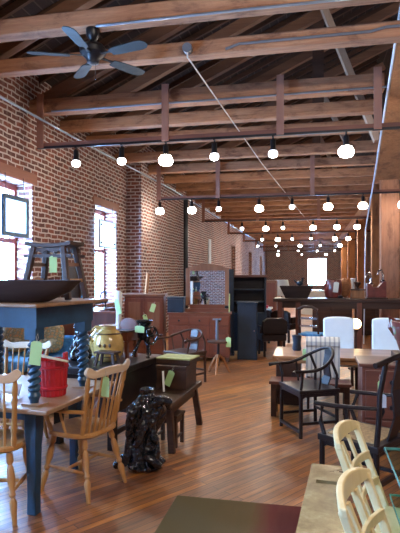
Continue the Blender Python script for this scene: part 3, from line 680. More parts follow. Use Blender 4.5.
# black iron mill
t = thing('iron_mill', 'black cast iron hand mill with a wheel on the long dark table', 'mill', (-1.68, 5.08, .768), -20)
for s in (-1, 1): MB().tube([(s*.1, -.07, 0), (s*.07, -.03, .1), (s*.045, 0, .19)], .018, 8).build('leg', M['root'], t, True)
MB().tube([(0, .09, 0), (0, .06, .1), (0, 0, .19)], .018, 8).build('leg', M['root'], t, True)
MB().lathe([(.05, .17), (.07, .19), (.075, .26), (.05, .28), (.055, .3), (.09, .37), (.08, .37), (.04, .3)], seg=18).build('hopper', M['root'], t, True)
wp = [(.1+.0, .085*math.cos(2*PI*k/18), .22+.085*math.sin(2*PI*k/18)) for k in range(18)]
wh = MB().tube(wp, .011, 8, closed=True)
for k in range(0, 18, 3): wh.rod((.1, 0, .22), wp[k], .007, 6)
wh.rod((.05, 0, .22), (.12, 0, .22), .014, 8).build('wheel', M['root'], t, True)
MB().tube([(.11, .07, .22), (.15, .07, .22), (.17, .07, .22)], .012, 8).build('crank', M['dark_wood'], t)
card('green price tag lying over the rim of the black iron mill', (-1.70, 4.985, 1.09), -20, .12, .07, string=.02)
t = thing('turned_post', 'white turned wooden post standing behind the little red brown chair', 'post', (-2.02, 5.24, .7505))
MB().lathe([(.05, 0), (.05, .03), (.03, .05), (.035, .2), (.028, .45), (.036, .5), (.036, .66), (.02, .68)], seg=14).build('post_body', M['white_paint'], t, True)
card('green price tag hanging by the white turned post', (-2.035, 5.195, 1.34), -20, .06, .16, tilt=-20)

# ------------------------------------------------------------------ horseshoe back armchairs
def horseshoe(label, loc, rz, mat, group='horseshoe back armchairs', H=.84):
    t = thing('horseshoe_armchair', label, 'chair', loc, rz, group); X, Yd = .225, .20
    MB().box(-X-.02, X+.02, -Yd-.02, Yd+.02, .435, .47).build('seat', mat, t, False, .007)
    for sx in (-1, 1):
        for sy in (-1, 1): MB().rod((sx*X, sy*Yd, 0), (sx*X*.97, sy*Yd*.97, .44), .019, 10).build('leg', mat, t, True)
    def ring(u):   # u -1..1 from one arm end round the back to the other
        a = u*R(128); x = .27*math.sin(a); y = -.02+.26*math.cos(a)
        if abs(u) > .8: y -= (abs(u)-.8)*.5; x += math.copysign((abs(u)-.8)*.22, u)
        z = .66+(H-.66)*(.5+.5*math.cos(min(1, abs(u)*1.15)*PI)); return V((x, y, z))
    pts = [ring(-1+2*i/32) for i in range(33)]
    pts = [pts[0]+V((-.03, -.03, -.012))]+pts+[pts[-1]+V((.03, -.03, -.012))]
    MB().tube(pts, [.022]+[.017]*33+[.022], 10).build('back_ring', mat, t, True)
    for s in (-1, 1):
        MB().tube([(s*X*.97, Yd*.97, .46), (s*X*.98, Yd, .6), ring(s*.42)], .015, 8).build('back_post', mat, t, True)
        MB().tube([(s*X*.97, -Yd*.97, .46), (s*X*1.02, -Yd*.95, .56), ring(s*.92)], .015, 8).build('arm_post', mat, t, True)
        MB().tube([(s*X*1.0, 0, .46), (s*X*1.12, 0, .56), ring(s*.68)], .011, 8).build('arm_spindle', mat, t, True)
        MB().bar((s*X, -Yd, .14), (s*X, Yd, .14), .02, .026).build('stretcher', mat, t)
        MB().prism([(-Yd, .435), (-Yd, .37), (-Yd+.04, .40), (Yd-.04, .40), (Yd, .37), (Yd, .435)], s*X-.008, s*X+.008, 'x').build('apron', mat, t)
    sp = [(0, Yd*.9, .46), (0, Yd+.02, .55), (0, Yd+.005, .66), (0, Yd+.03, .77), (0, .24, H)]
    sl = MB(); rings = []
    for i, (x, y, z) in enumerate(sp):
        hw = (.075, .07, .065, .07, .08)[i]; rings.append([V((-hw, y-.006, z)), V((hw, y-.006, z)), V((hw, y+.006, z)), V((-hw, y+.006, z))])
    sl.loft(rings).build('back_splat', mat, t)
    MB().bar((-X, -Yd, .06), (X, -Yd, .06), .034, .026).build('foot_rail', mat, t)
    MB().bar((-X, Yd, .18), (X, Yd, .18), .02, .026).build('stretcher', mat, t)
    for s in (-1, 1): MB().prism([(-X, .435), (-X, .37), (-X+.04, .40), (X-.04, .40), (X, .37), (X, .435)], s*Yd-.008, s*Yd+.008).build('apron', mat, t)
    return t
horseshoe('black horseshoe back armchair standing alone on the open floor before the striped chair', (-.04, 5.47, 0), -62, M['black_wood'])
horseshoe('red brown horseshoe back armchair in front of the mirrored dresser', (-1.86, 7.55, 0), -28, M['dark_wood'], H=.77)

# ------------------------------------------------------------------ right hand group
t = thing('yoke_armchair', 'dark chinese armchair with a woven cane seat by the pale chairs', 'chair', (.37, 3.98, 0), -122.8)
X, Yd = .23, .21; mt = M['black_wood']
MB().box(-X-.025, X+.025, -Yd-.025, Yd+.025, .40, .445).build('seat_frame', mt, t, False, .006)
MB().box(-X+.03, X-.03, -Yd+.03, Yd-.03, .4455, .452).build('cane_seat', M['cane'], t)
for s in (-1, 1):
    MB().rod((s*X, -Yd, 0), (s*X, -Yd, .40), .02, 10).build('leg', mt, t, True)
    MB().rod((s*X, Yd, 0), (s*X, Yd, .40), .02, 10).build('leg', mt, t, True)
    MB().tube([(s*X, Yd, .44), (s*X, Yd+.015, .6), (s*X*.97, Yd+.02, .8), (s*X*.92, Yd+.06, 1.02)], [.02, .019, .018, .017], 10).build('back_post', mt, t, True)
    MB().tube([(s*X, Yd+.015, .70), (s*(X+.03), .1, .69), (s*(X+.04), -.08, .675), (s*(X+.03), -Yd-.04, .665)], [.016, .018, .02, .021], 10, .8).build('arm', mt, t, True)
    MB().tube([(s*X, -Yd+.02, .44), (s*(X-.005), -Yd-.015, .53), (s*(X+.03), -Yd+.02, .66)], .016, 8).build('arm_post', mt, t, True)
    MB().tube([(s*X, 0, .44), (s*(X+.04), .02, .55), (s*(X+.035), 0, .68)], .012, 8).build('arm_spindle', mt, t, True)
    MB().bar((s*X, -Yd, .13), (s*X, Yd, .13), .02, .026).build('stretcher', mt, t)
    MB().bar((-X, s*Yd, .08 if s < 0 else .17), (X, s*Yd, .08 if s < 0 else .17), .026, .026).build('foot_rail', mt, t)
    MB().prism([(-X, .40), (-X, .34), (-X+.04, .37), (X-.04, .37), (X, .34), (X, .40)], s*Yd-.008, s*Yd+.008).build('apron', mt, t)
    MB().prism([(-Yd, .40), (-Yd, .34), (-Yd+.04, .37), (Yd-.04, .37), (Yd, .34), (Yd, .40)], s*X-.008, s*X+.008, 'x').build('apron', mt, t)
MB().tube([(-.31, Yd+.03, 1.0), (-.24, Yd+.05, 1.015), (-.1, Yd+.075, 1.04), (.1, Yd+.075, 1.04), (.24, Yd+.05, 1.015), (.31, Yd+.03, 1.0)], [.02, .019, .021, .021, .019, .02], 10).build('crest_rail', mt, t, True)
sl = MB().loft([[V((-h, y-.006, z)), V((h, y-.006, z)), V((h, y+.006, z)), V((-h, y+.006, z))] for h, y, z in ((.075, Yd, .445), (.07, Yd+.05, .62), (.07, Yd+.03, .8), (.075, Yd+.075, 1.03))])
sl.build('back_splat', mt, t)
card('green price tag hanging inside the dark cane seated armchair', (.50, 4.13, .80), 10, .035, .10)
card('white price tag hanging inside the dark cane seated armchair', (.515, 4.12, .70), 10, .06, .10, 'paper')

def ladder(label, loc, rz):
    t = thing('pale_chair', label, 'chair', loc, rz, 'pale wooden chairs'); mt = M['cream_wood']; X = .175
    def yb(z): return .19 + .16*max(0, (z-.44))/.42
    for s in (-1, 1):
        MB().ribbon([(s*X, .21, 0), (s*X, .195, .25), (s*X, yb(.46), .46), (s*X*1.02, yb(.65), .65), (s*X*1.05, yb(.84), .84)], [.032, .034, .036, .034, .03], .028, (0, 1, 0)).build('back_post', mt, t, False, .006)
        MB().rod((s*.185, -.19, 0), (s*.17, -.17, .43), [(0, .014), (.7, .021), (1, .018)], 10).build('leg', mt, t, True)
        MB().rod((s*.18, -.18, .2), (s*.175, .19, .2), .011, 8).build('stretcher', mt, t)
    ol = [(-.19, -.20), (.19, -.20), (.205, -.18), (.18, .2), (-.18, .2), (-.205, -.18)]
    MB().prism(ol, .43, .46, 'z').build('seat', mt, t, False, .01)
    MB().rod((-.18, -.175, .26), (.18, -.175, .26), .012, 8).build('stretcher', mt, t)
    rings = []
    for i in range(15):
        u = -1+2*i/14; x = .20*u; yy = yb(.86)+.045*(1-u*u)-.02; zt = .88-.03*abs(u)**3; zb = .808+.012*abs(u)
        rings.append([V((x, yy-.014, zb)), V((x, yy+.014, zb)), V((x, yy+.02, zt)), V((x, yy-.006, zt))])
    MB().loft(rings).build('crest_rail', mt, t, False, .006)
    for z in (.70, .58):
        rings = []
        for i in range(9):
            u = -1+2*i/8; x = X*u; yy = yb(z)+.03*(1-u*u)-.012
            rings.append([V((x, yy-.008, z-.02)), V((x, yy+.008, z-.02)), V((x, yy+.008, z+.02)), V((x, yy-.008, z+.02))])
        MB().loft(rings).build('back_rail', mt, t, False, .003)
    for x in (-.06, .06): MB().bar((x, yb(.48), .46), (x*1.05, yb(.82)+.018, .815), .03, .012, (0, 1, 0)).build('back_slat', mt, t)
    return t
ladder('pale wooden chair nearest the camera, back seen from behind at the glass table', (.475, 1.82, 0), 73.5)
ladder('pale wooden chair beyond its twin, nearer the dark cane seated armchair', (.49, 2.49, 0), 73.5)
t = thing('gilt_bench', 'worn gold coloured bench with a hand slot in its top', 'bench', (.045, 2.585, 0), -4.5)
w0, w1 = -.10, .115
MB().box(w0, w1, -.75, .36, .425, .45).box(w0, w1, .41, .66, .425, .45).box(w0, -.055, .36, .41, .425, .45).box(.075, w1, .36, .41, .425, .45).build('bench_top', M['gilt'], t, False, .0)
MB().box(w0+.02, w1-.02, -.70, .62, .34, .37).build('apron', M['dark_wood'], t)
for y in (-.66, .59): MB().box(w0+.02, w1-.02, y-.02, y+.02, 0, .339).build('end_board', M['dark_wood'], t)
t = thing('glass_table', 'glass topped table with green edges beside the pale chairs', 'table', (.87, 2.2, 0))
MB().box(-.52, .55, -.5, .5, .738, .75).build('glass_top', M['tableglass'], t)
e = MB()
for x0, x1, y0, y1 in ((-.524, .554, -.504, -.5), (-.524, .554, .5, .504), (-.524, -.52, -.5, .5), (.55, .554, -.5, .5)): e.box(x0, x1, y0, y1, .738, .75)
e.build('glass_edge', M['glassedge'], t)
MB().box(-.50, .53, -.48, .48, .52, .53).build('glass_shelf', M['tableglass'], t)
e = MB()
for x0, x1, y0, y1 in ((-.504, .534, -.484, -.48), (-.504, .534, .48, .484), (-.504, -.50, -.48, .48)): e.box(x0, x1, y0, y1, .52, .53)
e.build('shelf_edge', M['glassedge'], t)
for x in (.0, .51):
    for y in (-.46, .46): MB().box(x-.018, x+.018, y-.018, y+.018, 0, .738).build('leg', M['chrome'], t)
# red chest
t = thing('chest_of_drawers', 'red brown chest behind the dark cane seated armchair', 'chest', (.91, 5.14, 0))
MB().box(-.47, .47, -.22, .23, .05, .77).build('carcass', M['chest'], t, False, .004)
MB().box(-.5, .5, -.245, .25, .771, .80).build('chest_top', M['chest'], t, False, .006)
for z0, z1 in ((.08, .29), (.31, .52), (.54, .74)):
    d = MB().box(-.44, .44, -.238, -.221, z0, z1).build('drawer', M['chest'], t, False, .004)
    for x in (-.22, .22): MB().rod((x, -.262, (z0+z1)/2), (x, -.238, (z0+z1)/2), .018, 10).build('knob', M['iron'], d, True)
for x in (-.42, .42):
    for y in (-.18, .18): MB().box(x-.03, x+.03, y-.03, y+.03, 0, .05).build('foot', M['dark_wood'], t)
tag(MB().box(.74, 1.14, 4.98, 5.3, .801, .875).build('plant_stand', M['dark_wood'], bevel=.008), 'dark flat stand under the flowered planter on the red chest', 'stand')
t = thing('planter', 'big dark red planter painted with flowers on the red brown chest', 'planter', (.94, 5.15, .876))
MB().lathe([(.12, 0), (.145, .02), (.18, .13), (.205, .24), (.215, .29), (.195, .295), (.17, .2), (.1, .05)], seg=28).build('pot', M['terracotta'], t, True)
MB().lathe([(.1845, .12), (.189, .135), (.2085, .23), (.2075, .245)], seg=28, cap=False).build('painted_band', M['flowers'], t, True)
for a in (2.6, 4.2, 5.6): MB().tube([(.2*math.cos(a), .2*math.sin(a), .29), (.25*math.cos(a), .25*math.sin(a), .32), (.25*math.cos(a), .25*math.sin(a), .22), (.2*math.cos(a), .2*math.sin(a), .15)], .018, 8).build('handle', M['terracotta'], t, True)
# low bench, striped chair, desk, white chairs
t = thing('low_table', 'low dark red table behind the black horseshoe armchair', 'table', (-.02, 6.06, 0))
MB().box(-.46, .44, -.15, .15, .365, .40).build('tabletop', M['chest'], t, False, .005)
for x in (-.41, .39):
    for y in (-.11, .11): MB().box(x-.03, x+.03, y-.03, y+.03, 0, .365).build('leg', M['dark_wood'], t)
MB().box(-.38, .36, -.125, -.1, .30, .365).build('apron', M['dark_wood'], t)
t = thing('striped_chair', 'chair upholstered in striped cream fabric with a rolled back at the desk', 'chair', (.12, 6.46, 0))
b = MB(); rings = []
for x in [-.195+.39*i/12 for i in range(13)]:
    rings.append([V((x, y, z)) for y, z in ((-.17, .40), (-.09, .40), (-.08, .75), (-.06, .80), (-.08, .845), (-.13, .87), (-.19, .86), (-.225, .82), (-.22, .775), (-.19, .75))])
b.loft(rings).build('backrest', M['stripe'], t, True)
MB().box(-.2, .2, -.08, .34, .30, .44).build('seat', M['stripe'], t, False, .03)
for x in (-.17, .17):
    for y in (-.14, .3): MB().rod((x, y, 0), (x, y, .40 if y < 0 else .3), [(0, .014), (1, .022)], 8).build('leg', M['dark_wood'], t, True)
card('green price tag on the side of the striped chair', (-.09, 6.33, .72), 0, .05, .14)
t = thing('writing_desk', 'long warm brown desk with pale chairs behind it', 'desk', (.38, 6.85, 0))
MB().box(-.86, 1.5, -.42, .42, .575, .61).build('tabletop', M['desk'], t, False, .006)
MB().box(-.82, -.52, -.36, .36, 0, .52).build('pedestal', M['dark_wood'], t, False, .005)
MB().box(.85, 1.4, -.36, .36, 0, .52).build('pedestal', M['dark_wood'], t, False, .005)
MB().box(-.8, 1.45, -.38, -.36, .52, .575).box(-.8, 1.45, .36, .38, .52, .575).build('apron', M['desk'], t)
def slipper(label, loc, rz):
    t = thing('white_chair', label, 'chair', loc, rz, 'white upholstered chairs')
    b = MB(); ol = [(-.215, .42), (.215, .42), (.215, .96)]+[(.215*math.cos(a), .96+.035*math.sin(a)) for a in [PI*k/8 for k in range(1, 8)]]+[(-.215, .96)]
    b.prism(ol, .16, .25).build('backrest', M['white_fab'], t, False, .02)
    MB().box(-.225, .225, -.24, .16, .34, .47).build('seat', M['white_fab'], t, False, .025)
    for x in (-.19, .19):
        for y in (-.2, .2): MB().box(x-.02, x+.02, y-.02, y+.02, 0, .34 if y < 0 else .42).build('leg', M['dark_wood'], t)
    return t
slipper('white upholstered chair behind the desk, directly behind the striped chair', (.385, 7.6, 0), 4)
slipper('white upholstered chair behind the desk, half hidden by the flowered planter', (1.03, 7.55, 0), -4)
t = thing('glass_vase', 'small grey vase standing on the end of the desk', 'vase', (-.2, 6.95, .6105))
MB().lathe([(.05, 0), (.06, .02), (.05, .1), (.065, .2), (.05, .2), (.04, .1)], seg=16).build('vase_body', M['navy'], t, True)
# rug
tag(MB().box(-.95, -.03, 1.6, 3.62, .001, .018).build('floor_rug', M['rug'], bevel=.005), 'olive and dark red rug lying on the floorboards', 'rug')

# ------------------------------------------------------------------ far left furniture
t = thing('dresser', 'wide mahogany dresser with drawers below the mirror', 'dresser', (-2.05, 9.62, 0), 8)
MB().box(-.60, .54, -.24, .24, .08, .87).build('carcass', M['mahog'], t, False, .004)
MB().box(-.63, .57, -.26, .25, .871, .90).build('dresser_top', M['mahog'], t, False, .006)
for x0, x1 in ((-.58, -.22), (-.20, .16), (.18, .52)):
    d = MB().box(x0, x1, -.258, -.241, .68, .84).build('drawer', M['mahog'], t, False, .004)
    MB().rod(((x0+x1)/2, -.28, .76), ((x0+x1)/2, -.258, .76), .02, 10).build('knob', M['iron'], d, True)
for x0, x1 in ((-.58, -.22), (-.20, .16), (.18, .52)):
    d = MB().box(x0, x1, -.258, -.241, .12, .66).build('door', M['mahog_v'], t, False, .004)
    MB().box(x0+.06, x1-.06, -.262, -.2581, .18, .60).build('door_panel', M['chest'], d, False, .004)
    MB().rod((x1-.03, -.276, .42), (x1-.03, -.258, .42), .014, 10).build('knob', M['iron'], d, True)
for x in (-.55, .49):
    for y in (-.19, .19): MB().box(x-.035, x+.035, y-.035, y+.035, 0, .08).build('foot', M['dark_wood'], t)
t = thing('dresser_mirror', 'arched mahogany framed mirror standing on the dresser', 'mirror', (-1.95, 9.68, .901), 8)
o = MB().prism([(-.41, .12), (-.33, .12), (-.33, .78), (.33, .78), (.33, .12), (.41, .12), (.41, .82), (.3, .86), (.15, .90), (0, .915), (-.15, .90), (-.3, .86), (-.41, .82)], -.025, .025)
o.build('frame', M['brown_v'], t, False, .004)
MB().box(-.33, .33, -.03, .02, .06, .14).box(-.42, .42, -.05, .05, 0, .06).build('base_rail', M['mahog'], t, False, .004)
MB().box(-.329, .329, -.005, .005, .142, .779).build('mirror_glass', M['mirror'], t)
tag(MB().rod((-1.52, 9.62, .902), (-1.52, 9.64, 1.25), .012, 8).build('candle_stick', M['goldbox'], smooth=True), 'thin gilt stick standing on the dresser next to the mirror frame', 'stick')
t = thing('storage_trunk', 'dark navy box standing on the dresser beside the mirror', 'box', (-2.50, 9.54, .901), 8)
MB().box(-.17, .13, -.17, .17, 0, .24).build('box_body', M['navy'], t, False, .006)
MB().box(-.176, .136, -.176, .176, .241, .29).build('lid', M['navy'], t, False, .008)
t = thing('two_door_cabinet', 'red brown cabinet with two panelled doors left of the dresser', 'cabinet', (-3.2, 9.75, 0), 10)
MB().box(-.38, .38, -.22, .22, 0, 1.19).build('carcass', M['mahog'], t, False, .004)
MB().box(-.41, .41, -.25, .24, 1.191, 1.23).build('cornice', M['brown_v'], t, False, .006)
for s in (-1, 1):
    x0, x1 = (s*.185-.175, s*.185+.175)
    d = MB().box(x0, x1, -.238, -.221, .5, 1.15).build('door', M['mahog_v'], t, False, .004)
    MB().box(x0+.06, x1-.06, -.244, -.2381, .57, 1.08).build('door_panel', M['brown_v'], d, False, .006)
    MB().rod((s*.03, -.26, .82), (s*.03, -.238, .82), .013, 10).build('knob', M['iron'], d, True)
    d = MB().box(x0, x1, -.238, -.221, .06, .47).build('drawer', M['mahog'], t, False, .004)
    MB().rod((s*.185, -.262, .27), (s*.185, -.238, .27), .018, 10).build('knob', M['iron'], d, True)
card('green price tag hanging on the door of the red brown cabinet', (-2.95, 9.508, 1.05), 10, .09, .16, tilt=18)
card('green price tag hanging lower between the cabinet doors', (-3.15, 9.51, .84), 10, .08, .14, tilt=-20)
tag(MB().bar((-3.55, 10.5, 0), (-3.62, 11.2, 1.62), .16, .03, (1, 0, 0)).build('leaning_board', M['post']), 'orange pine board leaning in the brick corner behind the cabinet', 'board')
t = thing('framed_blackboard', 'dark framed panel leaning on the brick wall behind the tall stool', 'frame', (WX+.06, 8.7, 1.0), 0)
MB().box(-.03, .03, -.35, .35, 0, .07).box(-.03, .03, -.35, .35, .73, .8).box(-.03, .03, -.35, -.28, .07, .73).box(-.03, .03, .28, .35, .07, .73).build('frame', M['dark_wood'], t)
MB().box(-.025, .0, -.28, .28, .07, .73).build('panel', M['black_wood'], t)
t = thing('side_board', 'dark sideboard along the brick wall under the dark framed panel', 'sideboard', (-3.95, 8.6, 0), 90)
MB().box(-.7, .7, -.28, .24, .1, .95).build('carcass', M['dark_wood'], t, False, .005)
MB().box(-.73, .73, -.31, .26, .951, .985).build('sideboard_top', M['mahog'], t, False, .006)
for x0, x1 in ((-.66, -.01), (.01, .66)):
    d = MB().box(x0, x1, -.298, -.281, .15, .9).build('door', M['dark_wood'], t, False, .004)
    MB().rod(((.06 if x0 > 0 else -.06), -.32, .55), ((.06 if x0 > 0 else -.06), -.298, .55), .016, 8).build('knob', M['iron'], d)
for x in (-.64, .64):
    for y in (-.24, .2): MB().box(x-.03, x+.03, y-.03, y+.03, 0, .1).build('foot', M['dark_wood'], t)
def curl(label, loc, rz):
    t = thing('curled_stand', label, 'ornament', loc, rz, 'curled metal ornaments')
    pts = [(.02*k*math.cos(k*.55), 0, .24+.02*k*math.sin(k*.55)) for k in range(1, 9)]
    MB().tube(pts, .016, 8).build('scroll', M['bluefab'], t, True)
    MB().rod((0, 0, 0), (0, 0, .25), [(0, .06), (.05, .06), (.08, .012), (1, .012)], 12).build('stand', M['navy'], t, True)
curl('blue curled ornament on the sideboard below the narrow window', (-3.75, 8.25, .986), 60)
curl('blue curled ornament on the sideboard nearer the red brown cabinet', (-3.75, 9.05, .986), 60)
# iron screw stool
t = thing('screw_stool', 'old wooden stool with an iron screw post in front of the dresser', 'stool', (-1.5, 8.35, 0))
MB().lathe([(.17, .50), (.18, .505), (.18, .525), (.17, .53)], seg=22).build('seat', M['dark_wood'], t, True)
MB().rod((0, 0, .12), (0, 0, .5), .02, 10).build('screw_post', M['iron'], t, True)
for k in range(3):
    a = R(30+120*k); MB().tube([(.02*math.cos(a), .02*math.sin(a), .3), (.1*math.cos(a), .1*math.sin(a), .2), (.2*math.cos(a), .2*math.sin(a), .0)], [.02, .024, .02], 8).build('leg', M['post'], t, True)
MB().rod((-.03, .05, .531), (-.03, .05, .86), .025, 10).build('back_rod', M['conduit'], t, True)
MB().box(-.1, .04, .03, .07, .86, .885).build('back_plate', M['conduit'], t)
card('green price tag hanging on the old iron screw stool', (-1.32, 8.27, .60), 0, .08, .16)
t = thing('dark_screen', 'tall dark panelled screen standing behind the mirror', 'screen', (-1.83, 10.3, 0), 6)
for s in (-1, 1):
    MB().box(s*.15-.145, s*.15+.145, -.02, .02, .04, 1.72).build('panel', M['navy'], t, False, .01)
    MB().box(s*.15-.15, s*.15+.15, -.14, .14, 0, .04).build('foot', M['navy'], t)
t = thing('hutch', 'black open hutch with shelves against the hall behind the navy cabinet', 'hutch', (-1.36, 11.1, 0), 6)
MB().box(-.40, .40, -.2, .2, 0, .8).build('lower_case', M['navy'], t, False, .006)
MB().box(-.40, .40, .17, .2, .8, 1.55).build('back_panel', M['black_wood'], t)
for s in (-1, 1): MB().box(s*.38-.02, s*.38+.02, -.2, .17, .8, 1.55).build('side_panel', M['navy'], t)
for z in (1.02, 1.28): MB().box(-.36, .36, -.18, .17, z, z+.02).build('shelf', M['navy'], t)
MB().box(-.43, .43, -.23, .21, 1.55, 1.6).build('cornice', M['chest'], t, False, .008)
t = thing('navy_cabinet', 'narrow dark navy cabinet standing on the floor in front of the hutch', 'cabinet', (-1.22, 9.97, 0), 5)
MB().box(-.185, .185, -.2, .2, 0, 1.05).build('carcass', M['navy'], t, False, .006)
MB().box(-.2, .2, -.215, .215, 1.051, 1.085).build('cabinet_top', M['navy'], t, False, .006)
d = MB().box(-.165, .165, -.212, -.201, .05, 1.02).build('door', M['navy'], t, False, .004)
MB().rod((.13, -.23, .55), (.13, -.212, .55), .012, 8).build('knob', M['chrome'], d)
def tubchair(label, loc, rz):
    t = thing('black_chair', label, 'chair', loc, rz, 'black upholstered chairs')
    MB().box(-.25, .25, -.25, .22, .3, .45).build('seat', M['black_wood'], t, False, .03)
    MB().prism([(-.25, .45), (.25, .45), (.25, .7), (.15, .76), (-.15, .76), (-.25, .7)], .18, .27).build('backrest', M['black_wood'], t, False, .02)
    for s in (-1, 1): MB().box(s*.25-.035, s*.25+.035, -.2, .18, .45, .6).build('armrest', M['black_wood'], t, False, .02)
    for x in (-.2, .2):
        for y in (-.2, .2): MB().box(x-.02, x+.02, y-.02, y+.02, 0, .3).build('leg', M['black_wood'], t)
tubchair('black upholstered chair standing beside the navy cabinet', (-.80, 10.46, 0), 200)
tubchair('black upholstered chair farther back by the tall counter', (-.62, 12.7, 0), 150)
t = thing('white_top_table', 'black table with a white top and a red box beyond the black chairs', 'table', (-1.45, 12.5, 0))
MB().box(-.25, .5, -.3, .3, .78, .82).build('tabletop', M['white_paint'], t, False, .006)
for x in (-.2, .45):
    for y in (-.25, .25): MB().box(x-.03, x+.03, y-.03, y+.03, 0, .78).build('leg', M['black_wood'], t)
MB().box(-.18, .43, -.27, -.25, .6, .78).build('apron', M['black_wood'], t)
tag(MB().box(-1.25, -1.03, 12.38, 12.52, .8205, .88).build('red_box', M['red'], bevel=.004), 'little red box on the white topped table', 'box')
t = thing('tall_cupboard', 'slim brown cupboard standing down the hall behind the black chairs', 'cupboard', (-1.3, 15.2, 0))
MB().box(-.3, .3, -.2, .2, 0, 1.45).build('carcass', M['brown_v'], t, False, .01)
for s in (-1, 1): MB().box(s*.14-.12, s*.14+.12, -.22, -.201, .1, 1.38).build('door', M['mahog_v'], t, False, .004)
t = thing('floor_lamp', 'white shaded lamp on a tall stand behind the trough planter', 'lamp', (-.95, 16.6, 0))
MB().lathe([(.16, 0), (.16, .03), (.02, .05), (.02, 1.0)], seg=16).build('base', M['iron'], t, True)
MB().lathe([(.3, .95), (.2, 1.45), (.19, 1.45), (.29, .95)], seg=24).build('lamp_shade', M['white_fab'], t, True)
t = thing('draped_table', 'white draped round table far down the hall under the end window', 'table', (.1, 22.0, 0))
MB().lathe([(.62, 0), (.56, .4), (.5, .9), (.48, .95), (.0, .95)], seg=26).build('cloth', M['white_fab'], t, True)
MB().lathe([(.3, .955), (.32, .97), (.3, .985)], seg=20).build('tray', M['chrome'], t, True)

# ------------------------------------------------------------------ tall counter and what stands on it
t = thing('counter_table', 'tall dark brown counter table across the hall, objects on top', 'table', (.7, 11.55, 0))
MB().box(-1.52, 1.75, -.4, .4, 1.03, 1.1).build('tabletop', M['dark_wood'], t, False, .008)
MB().box(-1.42, 1.65, -.34, -.31, .9, 1.03).box(-1.42, 1.65, .31, .34, .9, 1.03).build('apron', M['dark_wood'], t)
for x in (-1.38, -1.0, .25, 1.58):
    for y in (-.3, .3): MB().box(x-.05, x+.05, y-.05, y+.05, 0, .9 if abs(y) > .32 else 1.03).build('leg', M['mahog_v'], t, False, .006)
CZ = 1.1005
t = thing('trough', 'dark tapered wooden trough standing on the tall counter', 'trough', (-.34, 11.6, CZ))
b = MB(); rg = lambda hx, hy, z: [V((-hx, -hy, z)), V((hx, -hy, z)), V((hx, hy, z)), V((-hx, hy, z))]
b.loft([rg(.24, .13, 0), rg(.36, .2, .26), rg(.335, .175, .26), rg(.22, .11, .03)]).build('trough_body', M['bowlwood'], t)
MB().bar((-.335, 0, .235), (.335, 0, .235), .03, .03).build('cross_bar', M['bowlwood'], t)
t = thing('blue_bird', 'small dark blue bird figure perched on the trough', 'figurine', (-.27, 11.6, CZ+.251))
MB().blob((0, 0, .07), (.075, .05, .06), 14, 8).tube([(.04, 0, .09), (.06, 0, .15), (.055, 0, .19)], [.03, .025, .028], 8).build('body', M['navy'], t, True)
MB().rod((.07, 0, .185), (.12, 0, .18), [(0, .012), (1, .003)], 6).build('beak', M['navy'], t)
MB().rod((-.06, 0, .08), (-.13, 0, .14), [(0, .03), (1, .012)], 6).build('tail', M['navy'], t)
MB().rod((0, 0, 0), (0, 0, .03), .012, 6).build('foot', M['navy'], t)
t = thing('woven_basket', 'dark maroon barrel basket with a cream tag on the tall counter', 'basket', (.44, 11.6, CZ))
MB().lathe([(.12, 0), (.16, .02), (.19, .16), (.185, .3), (.16, .40), (.145, .40), (.165, .3), (.17, .16), (.13, .03)], seg=24).build('basket_body', M['terracotta'], t, True)
card('cream tag hanging on the dark maroon basket', (.5, 11.385, CZ+.35), 8, .11, .22, 'white_tag', 6)
t = thing('cloth_hood', 'brown arched cloth hood on the tall counter next to the maroon basket', 'hood', (.685, 11.82, CZ))
MB().blob((0, 0, .18), (.12, .1, .22), 18, 12).build('hood', M['beam'], t, True); t.children[0].data.transform(Matrix.Translation((0, 0, .04)))
tag(MB().blob((.58, 11.4, CZ+.035), (.06, .06, .035), 14, 8).build('black_bowl', M['iron'], smooth=True), 'little black lump beside the maroon basket on the counter', 'bowl')
t = thing('pine_box', 'orange pine box with a dark lid on the tall counter', 'box', (.945, 11.62, CZ))
MB().box(-.14, .14, -.12, .12, 0, .17).build('box_body', M['post'], t, False, .005)
MB().box(-.15, .15, -.13, .13, .171, .2).build('lid', M['dark_wood'], t, False, .006)
MB().lathe([(.05, .201), (.05, .21), (.02, .23), (.06, .3), (.08, .34), (.07, .35)], seg=14).build('finial', M['dark_wood'], t, True)
tag(MB().lathe([(.05, 0), (.05, .05), (.03, .08), (.04, .3), (.05, .4), (.06, .42), (.0, .43)], (.87, 11.86, CZ), 14).build('white_vase', M['white_paint'], smooth=True), 'slim white vase on the counter behind the orange pine box', 'vase')
t = thing('grinder_box', 'dark red notched box on the tall counter with two metal taps', 'box', (1.3, 11.5, CZ))
MB().box(-.2, .23, -.2, .2, 0, .03).build('base', M['dark_wood'], t, False, .006)
MB().prism([(-.18, .03), (.2, .03), (.2, .37), (.14, .36), (.04, .24), (-.06, .24), (-.14, .33), (-.18, .32)], -.15, .15).build('box_body', M['terracotta'], t, False, .006)
for x, h in ((-.1, .36), (.14, .42)):
    MB().tube([(x, -.02, .3), (x+.01, -.02, h+.08), (x-.03, -.03, h+.18), (x-.09, -.05, h+.16), (x-.11, -.06, h+.08)], [.025, .026, .028, .026, .02], 10).build('tap', M['chrome'], t, True)
    MB().lathe([(.05, 0), (.06, .03), (.03, .06)], (x, -.02, h-.08), 12).build('collar', M['chrome'], t, True)
